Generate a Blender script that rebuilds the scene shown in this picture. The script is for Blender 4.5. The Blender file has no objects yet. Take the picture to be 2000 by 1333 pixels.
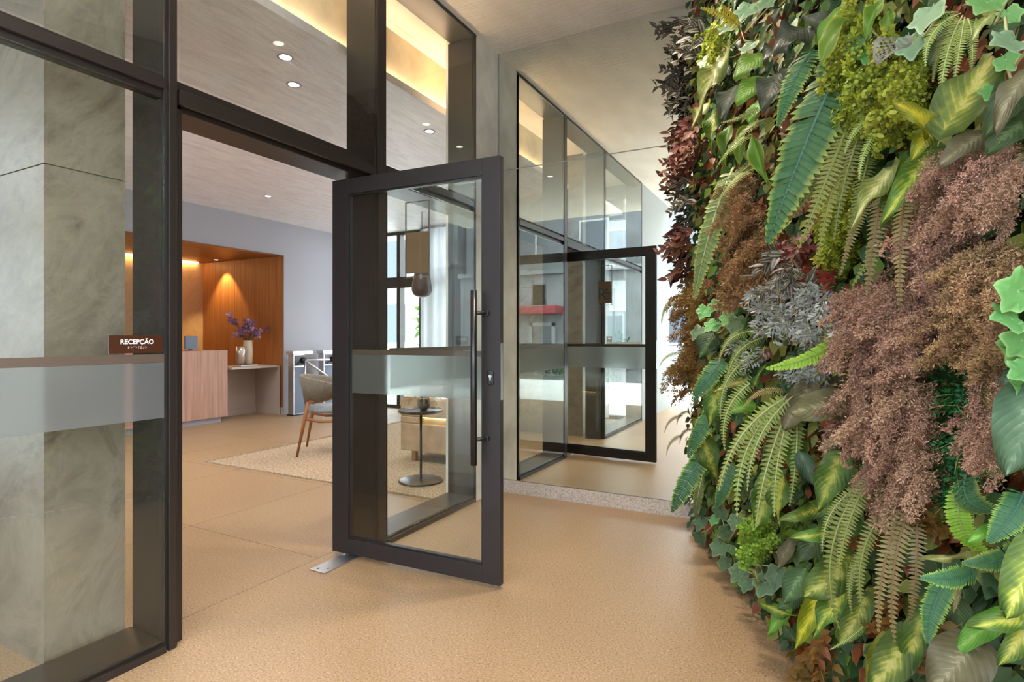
import bpy, bmesh, math, random
from mathutils import Vector, Matrix, Quaternion
random.seed(11)
PI = math.pi
sc = bpy.context.scene
COL = sc.collection

# ------------------------------------------------------------------ camera, sky, lights, exposure
cam = bpy.data.cameras.new('camera'); camo = bpy.data.objects.new('camera', cam); COL.objects.link(camo)
cam.sensor_width = 36.0; cam.lens = 36.0*1111.4/2000.0
cam.shift_y = -7.77/2000.0
cam.clip_start = 0.05; cam.clip_end = 200
YAW = 0.4889
camo.location = (0, 0, 1.2); camo.rotation_euler = (PI/2, 0, YAW)
sc.camera = camo

SKY = 8.2
w = bpy.data.worlds.new('overcast_sky'); sc.world = w; w.use_nodes = True
bg = w.node_tree.nodes['Background']
bg.inputs[0].default_value = (0.89, 0.93, 1.0, 1); bg.inputs[1].default_value = SKY

sc.view_settings.view_transform = 'Standard'; sc.view_settings.look = 'None'
sc.view_settings.gamma = 1.0; sc.view_settings.use_curve_mapping = False
sc.view_settings.exposure = 0.56
try:
    sc.cycles.transparent_max_bounces = 32
    sc.cycles.max_bounces = 16; sc.cycles.glossy_bounces = 8; sc.cycles.diffuse_bounces = 10
    sc.cycles.use_denoising = True; sc.cycles.caustics_reflective = False; sc.cycles.caustics_refractive = False
    sc.cycles.sample_clamp_indirect = 12.0
except Exception: pass

def area(name, loc, rot, sx, sy, energy, color, spread=PI):
    l = bpy.data.lights.new(name, 'AREA'); l.shape = 'RECTANGLE'; l.size = sx; l.size_y = sy
    l.energy = energy; l.color = color; l.spread = spread
    o = bpy.data.objects.new(name, l); COL.objects.link(o); o.location = loc; o.rotation_euler = rot
    return o
def spot(name, loc, energy, color, ang=80, blend=.6, radius=.04, rot=(0,0,0)):
    l = bpy.data.lights.new(name, 'SPOT'); l.energy = energy; l.color = color
    l.spot_size = math.radians(ang); l.spot_blend = blend; l.shadow_soft_size = radius
    o = bpy.data.objects.new(name, l); COL.objects.link(o); o.location = loc; o.rotation_euler = rot
    return o
WARM = (1.0, 0.86, 0.70); NEUT = (1.0, 0.92, 0.84)
PORTICO_LAMPS = [(-.80, 2.95), (-.72, 2.2), (-.30, 1.5), (-1.15, 0.6), (.05, .6)]
for (x, y), p in zip(PORTICO_LAMPS, (150, 70, 14, 10, 10)): spot('portico_lamp', (x, y, 3.385), p, WARM, 112, 1.0, .06)
LOBBY_LAMPS = [(-2.95, 2.50), (-3.22, 2.80), (-2.92, 3.98), (-6.05, 4.86), (-4.6, 3.3), (-4.6, 5.6), (-6.05, 2.7), (-3.3, 5.6)]
for k, (x, y) in enumerate(LOBBY_LAMPS): spot('lobby_lamp', (x, y, 2.945), 40 if k < 4 else 62, NEUT, 140, .8, .05)
# portals: they only guide the sky's own light through the openings
def portal(name, loc, rot, sx, sy):
    o = area(name, loc, rot, sx, sy, 1, (1, 1, 1)); o.data.cycles.is_portal = True
portal('north_window_portal', (-4.8, 7.78, 1.5), (-PI/2, 0, 0), 5.0, 3.0)
portal('south_window_portal', (-4.8, -.52, 1.5), (PI/2, 0, 0), 5.0, 3.0)
portal('street_portal', (.5, -2.12, 1.7), (PI/2, 0, 0), 5.6, 3.6)
portal('east_portal', (1.92, .8, 1.7), (0, PI/2, 0), 3.6, 6.0)

# ------------------------------------------------------------------ materials
def s2l(c): return tuple(((v/255)/12.92 if v/255 <= .04045 else ((v/255+.055)/1.055)**2.4) for v in c)
def C4(c): return (*s2l(c), 1)
class NT:
    def __init__(s, name):
        s.m = bpy.data.materials.new(name); s.m.use_nodes = True; s.t = s.m.node_tree
        s.t.nodes.clear(); s.out = s.n('ShaderNodeOutputMaterial')
    def n(s, typ, **kw):
        nd = s.t.nodes.new(typ)
        for k, v in kw.items():
            if k.startswith('_'): setattr(nd, k[1:], v)
            else:
                key = int(k[1:]) if k[0] == 'i' and k[1:].isdigit() else k
                nd.inputs[key].default_value = v
        return nd
    def l(s, a, b, ai=0, bi=0): s.t.links.new(a.outputs[ai], b.inputs[bi])
    def coords(s, scale=(1,1,1), kind='Object', rot=(0,0,0)):
        tc = s.n('ShaderNodeTexCoord'); mp = s.n('ShaderNodeMapping'); mp.inputs['Scale'].default_value = scale
        mp.inputs['Rotation'].default_value = rot
        s.l(tc, mp, kind, 0); return mp
    def world(s, scale=(1,1,1), rot=(0,0,0)):
        g = s.n('ShaderNodeNewGeometry'); mp = s.n('ShaderNodeMapping'); mp.inputs['Scale'].default_value = scale
        mp.inputs['Rotation'].default_value = rot
        s.l(g, mp, 'Position', 0); return mp
    def ramp(s, stops, src=None, si=0):
        r = s.n('ShaderNodeValToRGB'); e = r.color_ramp.elements
        while len(e) < len(stops): e.new(.5)
        for q, (p, c) in zip(e, stops): q.position = p; q.color = C4(c) if len(c) == 3 else c
        if src: s.l(src, r, si, 0)
        return r
    def bsdf(s, rough=.5, spec=.5, metal=0, col=None):
        b = s.n('ShaderNodeBsdfPrincipled'); b.inputs['Roughness'].default_value = rough
        b.inputs['Specular IOR Level'].default_value = spec; b.inputs['Metallic'].default_value = metal
        if col: b.inputs['Base Color'].default_value = C4(col)
        s.l(b, s.out); return b
    def bump(s, b, src, si=0, strength=.2, dist=.01):
        bp = s.n('ShaderNodeBump'); bp.inputs['Strength'].default_value = strength; bp.inputs['Distance'].default_value = dist
        s.t.links.new(src.outputs[si], bp.inputs['Height']); s.l(bp, b, 0, 'Normal')
def plain(name, col, rough=.5, spec=.5, metal=0, noise=0):
    t = NT(name); b = t.bsdf(rough, spec, metal, col)
    if noise:
        mp = t.world((1,1,1)); nz = t.n('ShaderNodeTexNoise', Scale=noise, Detail=4.0); t.l(mp, nz)
        r = t.ramp([(.3, tuple(int(v*.88) for v in col)), (.7, tuple(min(255, int(v*1.08)) for v in col))], nz)
        t.l(r, b, 0, 'Base Color')
    return t.m
def emit(name, col, strength):
    t = NT(name); e = t.n('ShaderNodeEmission', Strength=strength); e.inputs[0].default_value = C4(col); t.l(e, t.out); return t.m
M = {}
def glass(name, tint=(250, 252, 251), k=1.0):
    t = NT(name); tr = t.n('ShaderNodeBsdfTransparent'); tr.inputs[0].default_value = C4(tint)
    gl = t.n('ShaderNodeBsdfGlossy', Roughness=0.0); gl.inputs[0].default_value = (.95, 1, .98, 1)
    lw = t.n('ShaderNodeLayerWeight', Blend=.5)
    p = t.n('ShaderNodeMath', _operation='POWER', i1=5.0); t.l(lw, p, 'Facing', 0)
    ma = t.n('ShaderNodeMath', _operation='MULTIPLY_ADD', i1=.9*k, i2=.042*k); t.l(p, ma)
    ma.use_clamp = True
    mx = t.n('ShaderNodeMixShader'); t.l(ma, mx); t.l(tr, mx, 0, 1); t.l(gl, mx, 0, 2); t.l(mx, t.out); return t.m
M['glass'] = glass('clear_glass')
def frosted():
    t = NT('frosted_film'); rf = t.n('ShaderNodeBsdfRefraction', Roughness=.42, IOR=1.12); rf.inputs[0].default_value = (.92, .95, .94, 1)
    df = t.n('ShaderNodeBsdfDiffuse'); df.inputs[0].default_value = (.40, .42, .42, 1)
    tl = t.n('ShaderNodeBsdfTranslucent'); tl.inputs[0].default_value = (.5, .52, .52, 1)
    a = t.n('ShaderNodeMixShader', i0=.5); t.l(df, a, 0, 1); t.l(tl, a, 0, 2)
    m = t.n('ShaderNodeMixShader', i0=.34); t.l(rf, m, 0, 1); t.l(a, m, 0, 2); t.l(m, t.out); return t.m
M['frost'] = frosted()
M['brownfilm'] = plain('brown_stripe_film', (82, 70, 60), .4)
M['alu'] = plain('dark_bronze_aluminium', (44, 38, 34), .32, .6, .25)
M['alu2'] = plain('black_gasket', (20, 20, 20), .5)
M['door_alu'] = plain('charcoal_door_aluminium', (44, 41, 42), .4, .4, .1)
M['black'] = plain('satin_black', (26, 27, 30), .3, .6)
M['chrome'] = plain('brushed_steel', (214, 216, 218), .36, .5, 1)
M['mirror'] = plain('mirror_silver', (226, 230, 222), 0.0, .5, 1)
M['mirroredge'] = plain('mirror_edge', (120, 128, 122), .3)
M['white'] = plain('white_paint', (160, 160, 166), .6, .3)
M['letter'] = plain('white_lettering', (238, 236, 232), .5)
M['sign'] = plain('dark_brown_acrylic', (58, 30, 14), .35)
M['plaque'] = plain('brown_board', (112, 88, 62), .5)
M['holder'] = plain('grey_brown_edge', (104, 98, 88), .4)
M['leather'] = plain('beige_leather', (180, 152, 122), .5, .4, 0, 9)
M['grey_fab'] = plain('grey_upholstery', (118, 112, 100), .75, .2, 0, 60)
M['seat_fab'] = plain('blue_grey_upholstery', (138, 146, 150), .75, .2, 0, 60)
M['counter'] = plain('beige_grey_laminate', (176, 162, 152), .45)
M['warmcream'] = plain('cream_vase', (205, 190, 165), .4)
M['silverv'] = plain('silvery_ceramic', (200, 192, 180), .22, .6, .7)
M['ttop'] = plain('dark_walnut_table', (66, 52, 48), .35)
M['lamp_on'] = emit('downlight_lens', (255, 240, 220), 9)
M['led'] = emit('warm_led', (255, 222, 188), 34)
M['led2'] = emit('warm_led_niche', (255, 206, 140), 26)
M['led3'] = emit('slot_led', (255, 214, 130), 7)
M['screen'] = plain('monitor_back', (96, 110, 130), .4)

def concrete_ext():
    t = NT('portico_plaster'); b = t.bsdf(.75, .25); mp = t.world((2.0, .7, 1))
    a = t.n('ShaderNodeTexNoise', Scale=2.6, Detail=6.0); t.l(mp, a)
    r = t.ramp([(.3, (226, 217, 202)), (.7, (238, 231, 218))], a); t.l(r, b, 0, 'Base Color')
    mp2 = t.world((3, 26, 3)); n2 = t.n('ShaderNodeTexNoise', Scale=3.0, Detail=5.0); t.l(mp2, n2); t.bump(b, n2, 0, .25, .01); return t.m
M['portico'] = concrete_ext()
def board_concrete():
    t = NT('board_marked_concrete'); b = t.bsdf(.3, .5)
    mp = t.world((5.5, .9, 1), (0, 0, .05)); a = t.n('ShaderNodeTexNoise', Scale=3.0, Detail=7.0, Roughness=.65); t.l(mp, a)
    r = t.ramp([(.3, (206, 197, 195)), (.5, (224, 217, 216)), (.7, (236, 231, 230))], a); t.l(r, b, 0, 'Base Color')
    mp2 = t.world((22, 3.5, 1), (0, 0, .05)); n2 = t.n('ShaderNodeTexNoise', Scale=2.0, Detail=6.0, Roughness=.6); t.l(mp2, n2)
    t.bump(b, n2, 0, .5, .02)
    rr = t.n('ShaderNodeMapRange'); rr.inputs[3].default_value = .2; rr.inputs[4].default_value = .5; t.l(n2, rr); t.l(rr, b, 0, 'Roughness'); return t.m
M['board'] = board_concrete()
M['plaster'] = plain('strip_plaster', (238, 236, 226), .7, .3, 0, 3)
M['pier'] = plain('pale_grey_pier', (134, 138, 138), .7, .3)
M['cream'] = plain('cove_plaster', (215, 200, 170), .7, .2, 0, 4)
def terrazzo():
    t = NT('tan_terrazzo'); b = t.bsdf(.28, .4)
    mp = t.world((1,1,1)); v = t.n('ShaderNodeTexNoise', Scale=120.0, Detail=3.0, Roughness=.8); t.l(mp, v)
    r = t.ramp([(.33, (82, 62, 44)), (.42, (146, 120, 90)), (.58, (161, 135, 104)), (.70, (198, 177, 148))], v)
    n2 = t.n('ShaderNodeTexNoise', Scale=1.3, Detail=3.0); t.l(mp, n2)
    mx = t.n('ShaderNodeMix', _data_type='RGBA', _blend_type='MULTIPLY'); mx.inputs[0].default_value = .5
    r2 = t.ramp([(.3, (232, 226, 220)), (.7, (255, 255, 255))], n2)
    t.l(r, mx, 0, 6); t.l(r2, mx, 0, 7); t.l(mx, b, 2, 'Base Color')
    rr = t.n('ShaderNodeMapRange'); rr.inputs[3].default_value = .30; rr.inputs[4].default_value = .48; t.l(n2, rr); t.l(rr, b, 0, 'Roughness')
    return t.m
M['floor'] = terrazzo()
def granite():
    t = NT('grey_granite'); b = t.bsdf(.4, .4); mp = t.world(); v = t.n('ShaderNodeTexNoise', Scale=90.0, Detail=4.0, Roughness=.8); t.l(mp, v)
    r = t.ramp([(.3, (120, 112, 106)), (.5, (178, 170, 162)), (.7, (205, 198, 190))], v); t.l(r, b, 0, 'Base Color'); return t.m
M['granite'] = granite()
def marble(name, cols, vein, sc_=1.0):
    t = NT(name); b = t.bsdf(.32, .4); mp = t.world((1.0*sc_, 1.0*sc_, 1.0*sc_), (.7, .6, .2))
    sq = t.n('ShaderNodeMapping'); sq.inputs['Scale'].default_value = (.8, 2.2, 1.4); t.l(mp, sq)
    a = t.n('ShaderNodeTexNoise', Scale=1.9, Detail=9.0, Roughness=.68, Distortion=.8); t.l(sq, a)
    r = t.ramp(cols, a)
    v = t.n('ShaderNodeTexNoise', Scale=1.5, Detail=7.0, Roughness=.6, Distortion=1.6); t.l(sq, v)
    vr = t.ramp([(.0, (0,0,0)), (.478, (0,0,0)), (.5, (150,150,150)), (.522, (0,0,0)), (1.0, (0,0,0))], v)
    mx = t.n('ShaderNodeMix', _data_type='RGBA'); t.l(vr, mx, 0, 0)
    t.l(r, mx, 0, 6); mx.inputs[7].default_value = C4(vein); t.l(mx, b, 2, 'Base Color'); return t.m
M['marble'] = marble('veined_grey_green_stone', [(.30, (88, 81, 67)), (.43, (114, 105, 90)), (.55, (130, 121, 105)), (.68, (98, 89, 73)), (.8, (116, 108, 94))], (142, 135, 119))
M['marble_w'] = marble('honey_cream_stone', [(.25, (205, 170, 120)), (.5, (222, 190, 145)), (.8, (198, 160, 112))], (230, 205, 165))
def wood(name, dark, light, grain=(26, 26, 1.2), rough=.45):
    t = NT(name); b = t.bsdf(rough, .35); mp = t.world(grain)
    oi = t.n('ShaderNodeObjectInfo'); ad = t.n('ShaderNodeVectorMath', _operation='ADD'); t.l(mp, ad, 0, 0)
    sc2 = t.n('ShaderNodeMath', _operation='MULTIPLY', i1=37.0); t.l(oi, sc2, 'Random', 0); t.l(sc2, ad, 0, 1)
    a = t.n('ShaderNodeTexNoise', Scale=1.0, Detail=5.0, Roughness=.6); t.l(ad, a)
    r = t.ramp([(.28, dark), (.72, light)], a); t.l(r, b, 0, 'Base Color'); t.bump(b, a, 0, .08, .004); return t.m
M['wood_niche'] = wood('amber_wood_boards', (140, 88, 48), (172, 116, 68))
M['wood_desk'] = wood('pinkish_wood_veneer', (150, 112, 96), (190, 152, 132))
M['wood_chair'] = wood('chair_oak', (120, 76, 42), (158, 106, 62), (8, 8, 8))
M['wood_leg'] = wood('leg_oak', (140, 100, 66), (170, 126, 88), (12, 12, 3))
def rugmat():
    t = NT('woven_beige_wool'); b = t.bsdf(.95, .1); mp = t.world((90, 40, 1)); v = t.n('ShaderNodeTexNoise', Scale=1.0, Detail=3.0); t.l(mp, v)
    r = t.ramp([(.3, (126, 105, 84)), (.5, (164, 144, 120)), (.7, (192, 176, 154))], v); t.l(r, b, 0, 'Base Color'); t.bump(b, v, 0, .8, .01); return t.m
M['rug'] = rugmat()
def sheer():
    t = NT('sheer_white_fabric'); tr = t.n('ShaderNodeBsdfTransparent'); d = t.n('ShaderNodeBsdfDiffuse'); d.inputs[0].default_value = (.80, .82, .86, 1)
    tl = t.n('ShaderNodeBsdfTranslucent'); tl.inputs[0].default_value = (.5, .51, .54, 1)
    a = t.n('ShaderNodeMixShader', i0=.55); t.l(d, a, 0, 1); t.l(tl, a, 0, 2)
    m = t.n('ShaderNodeMixShader', i0=.93); t.l(tr, m, 0, 1); t.l(a, m, 0, 2); t.l(m, t.out); return t.m
M['sheer'] = sheer()
def paving():
    t = NT('pale_paving'); b = t.bsdf(.6, .3); mp = t.world(); br = t.n('ShaderNodeTexNoise', Scale=3.0, Detail=4.0); t.l(mp, br)
    r = t.ramp([(.3, (218, 218, 216)), (.7, (236, 236, 233))], br); t.l(r, b, 0, 'Base Color'); return t.m
M['paving'] = paving()
M['house'] = plain('pale_grey_render', (138, 141, 145), .8, .2, 0, 1)
M['houseg'] = plain('grey_render', (112, 115, 120), .8, .2, 0, 1)
M['red'] = plain('red_awning', (160, 46, 56), .6)
M['glassdark'] = plain('far_window_glass', (70, 80, 90), .15, .6)
M['soil'] = plain('dark_moss_backing', (34, 36, 22), .95, .1, 0, 30)

# ------------------------------------------------------------------ mesh helpers
class MB:
    def __init__(s): s.bm = bmesh.new()
    def box(s, x0, x1, y0, y1, z0, z1, bev=0, rot=None):
        bm2 = bmesh.new(); bmesh.ops.create_cube(bm2, size=1)
        for v in bm2.verts: v.co = Vector(((x0+x1)/2+v.co.x*(x1-x0), (y0+y1)/2+v.co.y*(y1-y0), (z0+z1)/2+v.co.z*(z1-z0)))
        if bev: bmesh.ops.bevel(bm2, geom=bm2.edges[:], offset=bev, segments=2, affect='EDGES', profile=.6)
        if rot:
            piv, m = rot
            for v in bm2.verts: v.co = m @ (v.co-Vector(piv)) + Vector(piv)
        s._join(bm2); return s
    def _join(s, bm2):
        mp = {v: s.bm.verts.new(v.co) for v in bm2.verts}
        for f in bm2.faces:
            try:
                nf = s.bm.faces.new([mp[v] for v in f.verts]); nf.smooth = f.smooth
            except ValueError: pass
        bm2.free()
    def lathe(s, prof, c=(0,0,0), n=24, cap=True):
        rings = []
        for r, z in prof:
            rings.append([s.bm.verts.new((c[0]+r*math.cos(2*PI*k/n), c[1]+r*math.sin(2*PI*k/n), c[2]+z)) for k in range(n)])
        for a, b in zip(rings, rings[1:]):
            for k in range(n):
                f = s.bm.faces.new((a[k], a[(k+1)%n], b[(k+1)%n], b[k])); f.smooth = True
        if cap:
            if prof[0][0] > 1e-5: s.bm.faces.new(rings[0][::-1])
            if prof[-1][0] > 1e-5: s.bm.faces.new(rings[-1])
        return s
    def tube(s, pts, r, n=8):
        pts = [Vector(p) for p in pts]; rs = r if isinstance(r, (list, tuple)) else [r]*len(pts)
        rings = []; up = Vector((0,0,1))
        for i, p in enumerate(pts):
            d = (pts[min(i+1, len(pts)-1)]-pts[max(i-1, 0)]).normalized()
            a = d.cross(up) if abs(d.dot(up)) < .95 else d.cross(Vector((1,0,0)))
            a.normalize(); b = d.cross(a)
            rings.append([s.bm.verts.new(p+a*rs[i]*math.cos(2*PI*k/n)+b*rs[i]*math.sin(2*PI*k/n)) for k in range(n)])
        for a, b in zip(rings, rings[1:]):
            for k in range(n):
                f = s.bm.faces.new((a[k], a[(k+1)%n], b[(k+1)%n], b[k])); f.smooth = True
        s.bm.faces.new(rings[0][::-1]); s.bm.faces.new(rings[-1]); return s
    def prism(s, pts, d):
        """closed polygon pts (3-D), extruded by vector d"""
        d = Vector(d); a = [s.bm.verts.new(p) for p in pts]; b = [s.bm.verts.new(Vector(p)+d) for p in pts]
        s.bm.faces.new(a[::-1]); s.bm.faces.new(b)
        for i in range(len(a)): s.bm.faces.new((a[i], a[(i+1)%len(a)], b[(i+1)%len(a)], b[i]))
        return s
    def build(s, name, mat, parent=None, loc=(0,0,0)):
        bmesh.ops.recalc_face_normals(s.bm, faces=s.bm.faces[:])
        me = bpy.data.meshes.new(name); s.bm.to_mesh(me); s.bm.free(); me.materials.append(mat)
        return link(name, me, parent, loc)
def link(name, me, parent=None, loc=(0,0,0)):
    o = bpy.data.objects.new(name, me); COL.objects.link(o)
    if parent is not None: o.parent = parent
    o.location = loc; return o
def tag(o, label, cat, group=None, kind=None):
    o['label'] = label
    if cat: o['category'] = cat
    if group: o['group'] = group
    if kind: o['kind'] = kind
    return o
def empty(name, loc=(0,0,0), rz=0):
    o = bpy.data.objects.new(name, None); COL.objects.link(o); o.location = loc; o.rotation_euler = (0,0,rz); o.empty_display_size = .1; return o
def struct(o, label=None, cat=None):
    o['kind'] = 'structure'
    if label: o['label'] = label
    if cat: o['category'] = cat
    return o
def B(name, mat, parent, *boxes, bev=0):
    m = MB()
    for b in boxes: m.box(*b, bev=bev)
    return m.build(name, mat, parent)

# ------------------------------------------------------------------ the setting
FX = -2.187      # outer face of the storefront
YM = 3.871       # mirror wall
ZC = 3.41        # portico ceiling
ZD = 2.97        # lobby ceiling
WX = -7.25       # reception wall
fl = empty('floor'); struct(fl, 'tan speckled floor running from the portico into the lobby', 'floor')
B('slab', M['floor'], fl, (-2.375, 1.9, -2.1, 3.9, -.12, 0))
B('screed', M['alu2'], fl, (-9.4, -2.376, -.5, 7.8, -.12, -.004))
xs = [-2.377-1.12*i for i in range(6)]+[-9.4]
for i in range(6):
    for j in range(8):
        y0 = 2.23+1.14*(j-3); x1 = xs[i]; x0 = max(xs[i+1], -9.4)
        y0c, y1c = max(y0, -.45), min(y0+1.14, 7.8)
        if y1c-y0c < .05 or x1-x0 < .05: continue
        B('tile', M['floor'], fl, (x0+.0018, x1-.0018, y0c+.0018, y1c-.0018, -.02, 0))
c = B('ceiling', M['portico'], None, (-2.62, 1.9, -2.1, 3.95, ZC, ZC+.25)); struct(c, 'beige plastered portico ceiling', 'ceiling')
c = empty('ceiling_lobby'); struct(c, 'dropped board marked concrete ceiling of the lobby', 'ceiling')
B('panel', M['board'], c, (-7.3, -2.60, 1.40, 7.75, ZD, ZD+.055))
B('panel', M['board'], c, (-9.4, -2.46, -.42, 1.0, ZD, ZD+.055))
B('panel', M['board'], c, (-9.4, -4.25, 1.0, 1.40, ZD, ZD+.055))
B('riser', M['cream'], c, (-2.74, -2.69, 1.50, 7.75, ZD+.055, ZC), (-4.2, -2.69, 1.48, 1.53, ZD+.055, ZC))
B('soffit', M['portico'], c, (-9.4, -2.622, -.42, 7.8, ZC, ZC+.25))
B('led_strip', M['led'], c, (-2.672, -2.655, 1.56, 7.6, ZD+.056, ZD+.066))
B('led_strip', M['led'], c, (-4.15, -2.75, 1.425, 1.44, ZD+.056, ZD+.066))

# mirror wall, strip of wall beside it, granite foot
struct(B('wall_back', M['plaster'], None, (-2.62, 1.5, YM+.012, YM+.16, 0, ZC+.2)), 'wall behind the mirrors', 'wall')
struct(B('wall_strip', M['plaster'], None, (-2.45, FX, 3.547, YM+.011, 0, ZC)), 'narrow plastered wall between storefront and mirror', 'wall')
struct(B('baseboard_back', M['granite'], None, (FX+.001, .3, YM-.012, YM+.011, 0, .097)), 'speckled grey granite skirting under the mirror', 'baseboard')
for z0, z1, lb in ((.099, 2.489, 'large lower mirror pane standing on the granite skirting'), (2.493, ZC-.002, 'upper mirror pane reaching up to the plastered ceiling')):
    mr = empty('wall_mirror', (FX+.6, YM, z0)); tag(mr, lb, 'mirror')
    B('mirror_pane', M['mirror'], mr, (-.585, 2.0, -.002, .004, .002, z1-z0-.001))
    B('edge', M['mirroredge'], mr, (-.599, -.586, -.003, .010, 0, z1-z0), (-.599, 2.0, -.0005, .010, z1-z0-.003, z1-z0+.0))

# stone clad column beside the storefront
col_ = empty('column'); struct(col_, 'stone clad column behind the left glass panel', 'column')
for z0, z1 in ((0, 1.828), (1.832, ZC)):
    B('slab', M['marble'], col_, (-4.2, -2.464, 1.023, 1.030, z0, z1), bev=.001)
    B('slab', M['marble'], col_, (-2.471, -2.464, 1.0301, 1.2905, z0, z1), bev=.001)
    B('slab', M['marble'], col_, (-4.2, -2.464, 1.291, 1.299, z0, z1), bev=.001)
B('core', M['grey_fab'], col_, (-4.19, -2.473, 1.032, 1.29, 0, ZC))

# lobby walls
wr = empty('wall_reception'); struct(wr, 'white lobby wall with the wood lined reception niche', 'wall')
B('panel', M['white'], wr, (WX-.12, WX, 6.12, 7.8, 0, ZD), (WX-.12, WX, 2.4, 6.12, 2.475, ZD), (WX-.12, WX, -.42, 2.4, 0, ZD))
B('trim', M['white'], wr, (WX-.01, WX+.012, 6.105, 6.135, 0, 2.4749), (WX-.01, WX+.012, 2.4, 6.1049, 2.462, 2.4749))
B('back_panel', M['marble_w'], wr, (-9.32, -9.25, 2.3, 6.2, 0, 2.6))
B('niche_soffit', M['wood_niche'], wr, (-9.25, WX-.121, 2.4, 6.11, 2.462, 2.50))
B('end_panel', M['wood_niche'], wr, (-9.25, WX, 2.3, 2.4, 0, 2.5))
B('skirting', M['counter'], wr, (-8.2, WX-.0, 6.10, 6.119, 0, .105))
for k in range(12):
    x1 = WX-.013-.1655*k
    B('plank', M['wood_niche'], wr, (x1-.163, x1, 6.119-(.002 if k%3 else .0), 6.17, .105 if k < 6 else 0, 2.461))
B('led_strip', M['led2'], wr, (-9.235, -9.20, 2.5, 6.0, 2.452, 2.461))
struct(B('wall_west_return', M['white'], None, (-9.45, -9.33, -.42, 7.8, 0, ZC)), None)
spot('niche_washer', (-8.62, 5.93, 2.44), 60, (1, .68, .30), 78, .5, .02, (math.radians(8), 0, 0))

# ---- glazed end walls of the lobby
def glazed(name, y, x0, x1, posts, zt, label, nbeam=(2.03, 2.21), head=True):
    r = empty(name); struct(r, label, 'window')
    for xx in posts: B('post', M['alu'], r, (xx-.035, xx+.035, y-.06, y+.06, .05, ZD))
    B('transom', M['alu'], r, (x0, x1, y-.055, y+.055, *nbeam))
    B('sill', M['alu'], r, (x0, x1, y-.055, y+.055, 0, .05))
    B('head', M['alu'], r, (x0, x1, y-.05, y+.05, ZD-.05, ZD+.25))
    ed = [x0]+list(posts)+[x1]
    for a, b in zip(ed, ed[1:]):
        if b-a > .1:
            B('pane', M['glass'], r, (a+.03, b-.03, y-.004, y+.004, .05, nbeam[0])); B('pane', M['glass'], r, (a+.03, b-.03, y-.004, y+.004, nbeam[1], ZD-.05))
    return r
glazed('window_6', 7.62, -7.2, -2.3, (-6.85, -6.19, -5.72, -4.4, -3.2), ZD, 'glazed north wall of the lobby behind the sheer curtain')
glazed('window_7', -.36, -7.2, -2.45, (-6.2, -5.0, -3.75), ZD, 'glazed street side wall of the lobby seen in the mirror')
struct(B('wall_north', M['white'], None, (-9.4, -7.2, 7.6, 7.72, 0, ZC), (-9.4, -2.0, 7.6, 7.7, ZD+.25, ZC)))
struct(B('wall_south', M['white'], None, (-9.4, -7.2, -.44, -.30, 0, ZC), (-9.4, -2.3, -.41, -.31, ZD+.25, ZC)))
struct(B('wall_pier', M['pier'], None, (-2.40, FX, -2.08, -.33, 0, ZC)), 'pale wall beyond the storefront, seen in the mirror', 'wall')
struct(B('wall_north_return', M['white'], None, (-2.39, -2.22, YM+.17, 7.75, 0, ZC)))

# ------------------------------------------------------------------ storefront
DX = -2.41; GX = -2.178
tr = empty('trim_1'); struct(tr, 'dark bronze aluminium framework of the storefront', 'frame')
def mull(y0, y1, z0, z1, name='mullion'):
    m = MB(); m.box(DX, FX-.012, y0+.004, y1-.004, z0, z1, bev=.002); m.box(FX-.0125, FX+.012, y0+.012, y1-.012, z0, z1, bev=.002)
    m.box(FX-.03, FX-.006, y0, y1, z0, z1, bev=.002)
    return m.build(name, M['alu'], tr)
mull(1.292, 1.345, 0, ZC-.03); mull(2.472, 2.562, 0, ZC-.03); mull(3.512, 3.546, 0, ZC-.03); mull(-.325, -.285, 0, ZC-.03)
B('jamb', M['alu'], tr, (-2.40, -2.213, 1.346, 1.378, 0, 2.10), bev=.002)
B('head', M['alu'], tr, (-2.39, FX+.006, -.33, 3.547, ZC-.03, ZC-.001), bev=.002)
B('transom', M['alu'], tr, (-2.235, FX-.012, -.284, 1.291, 2.112, 2.20), (FX-.0115, FX+.010, -.284, 1.291, 2.142, 2.182), bev=.002)
B('transom', M['alu'], tr, (DX, FX-.012, 1.346, 2.471, 2.135, 2.20), (FX-.0115, FX+.008, 1.346, 2.471, 2.108, 2.165), (DX, -2.225, 1.379, 2.471, 2.093, 2.134), bev=.002)
B('transom', M['alu'], tr, (DX, FX-.012, 2.563, 3.511, 2.105, 2.20), (FX-.0115, FX+.010, 2.563, 3.511, 2.142, 2.182), bev=.002)
B('sill', M['alu'], tr, (DX, FX-.008, -.284, 1.291, 0, .045), (FX-.0075, FX+.014, -.284, 1.291, 0, .028), bev=.002)
B('sill', M['alu'], tr, (DX, FX-.008, 2.563, 3.511, 0, .045), (FX-.0075, FX+.014, 2.563, 3.511, 0, .028), bev=.002)
B('gasket', M['alu2'], tr, (FX-.008, FX+.004, 1.285, 1.2915, .045, 2.112), (FX-.008, FX+.004, 2.563, 2.569, .045, 2.105), (FX-.008, FX+.004, 3.506, 3.5115, .045, 2.105))
def win(i, y0, y1, z0, z1, label, film=False, upper=False):
    r = empty('window_%d' % i); struct(r, label, 'window')
    B('pane', M['glass'], r, (GX-.004, GX+.004, y0, y1, z0, z1))
    if film:
        B('frosted_band', M['frost'], r, (GX+.0045, GX+.0055, y0+.003, y1-.003, .895, 1.104))
        B('stripe', M['brownfilm'], r, (GX+.0045, GX+.0058, y0+.003, y1-.003, 1.105, 1.136))
    return r
win(1, -.28, 1.285, .046, 2.11, 'fixed left glass panel in front of the stone column', True)
win(2, -.28, 1.285, 2.201, ZC-.031, 'upper left glass panel above the frosted one')
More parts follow.
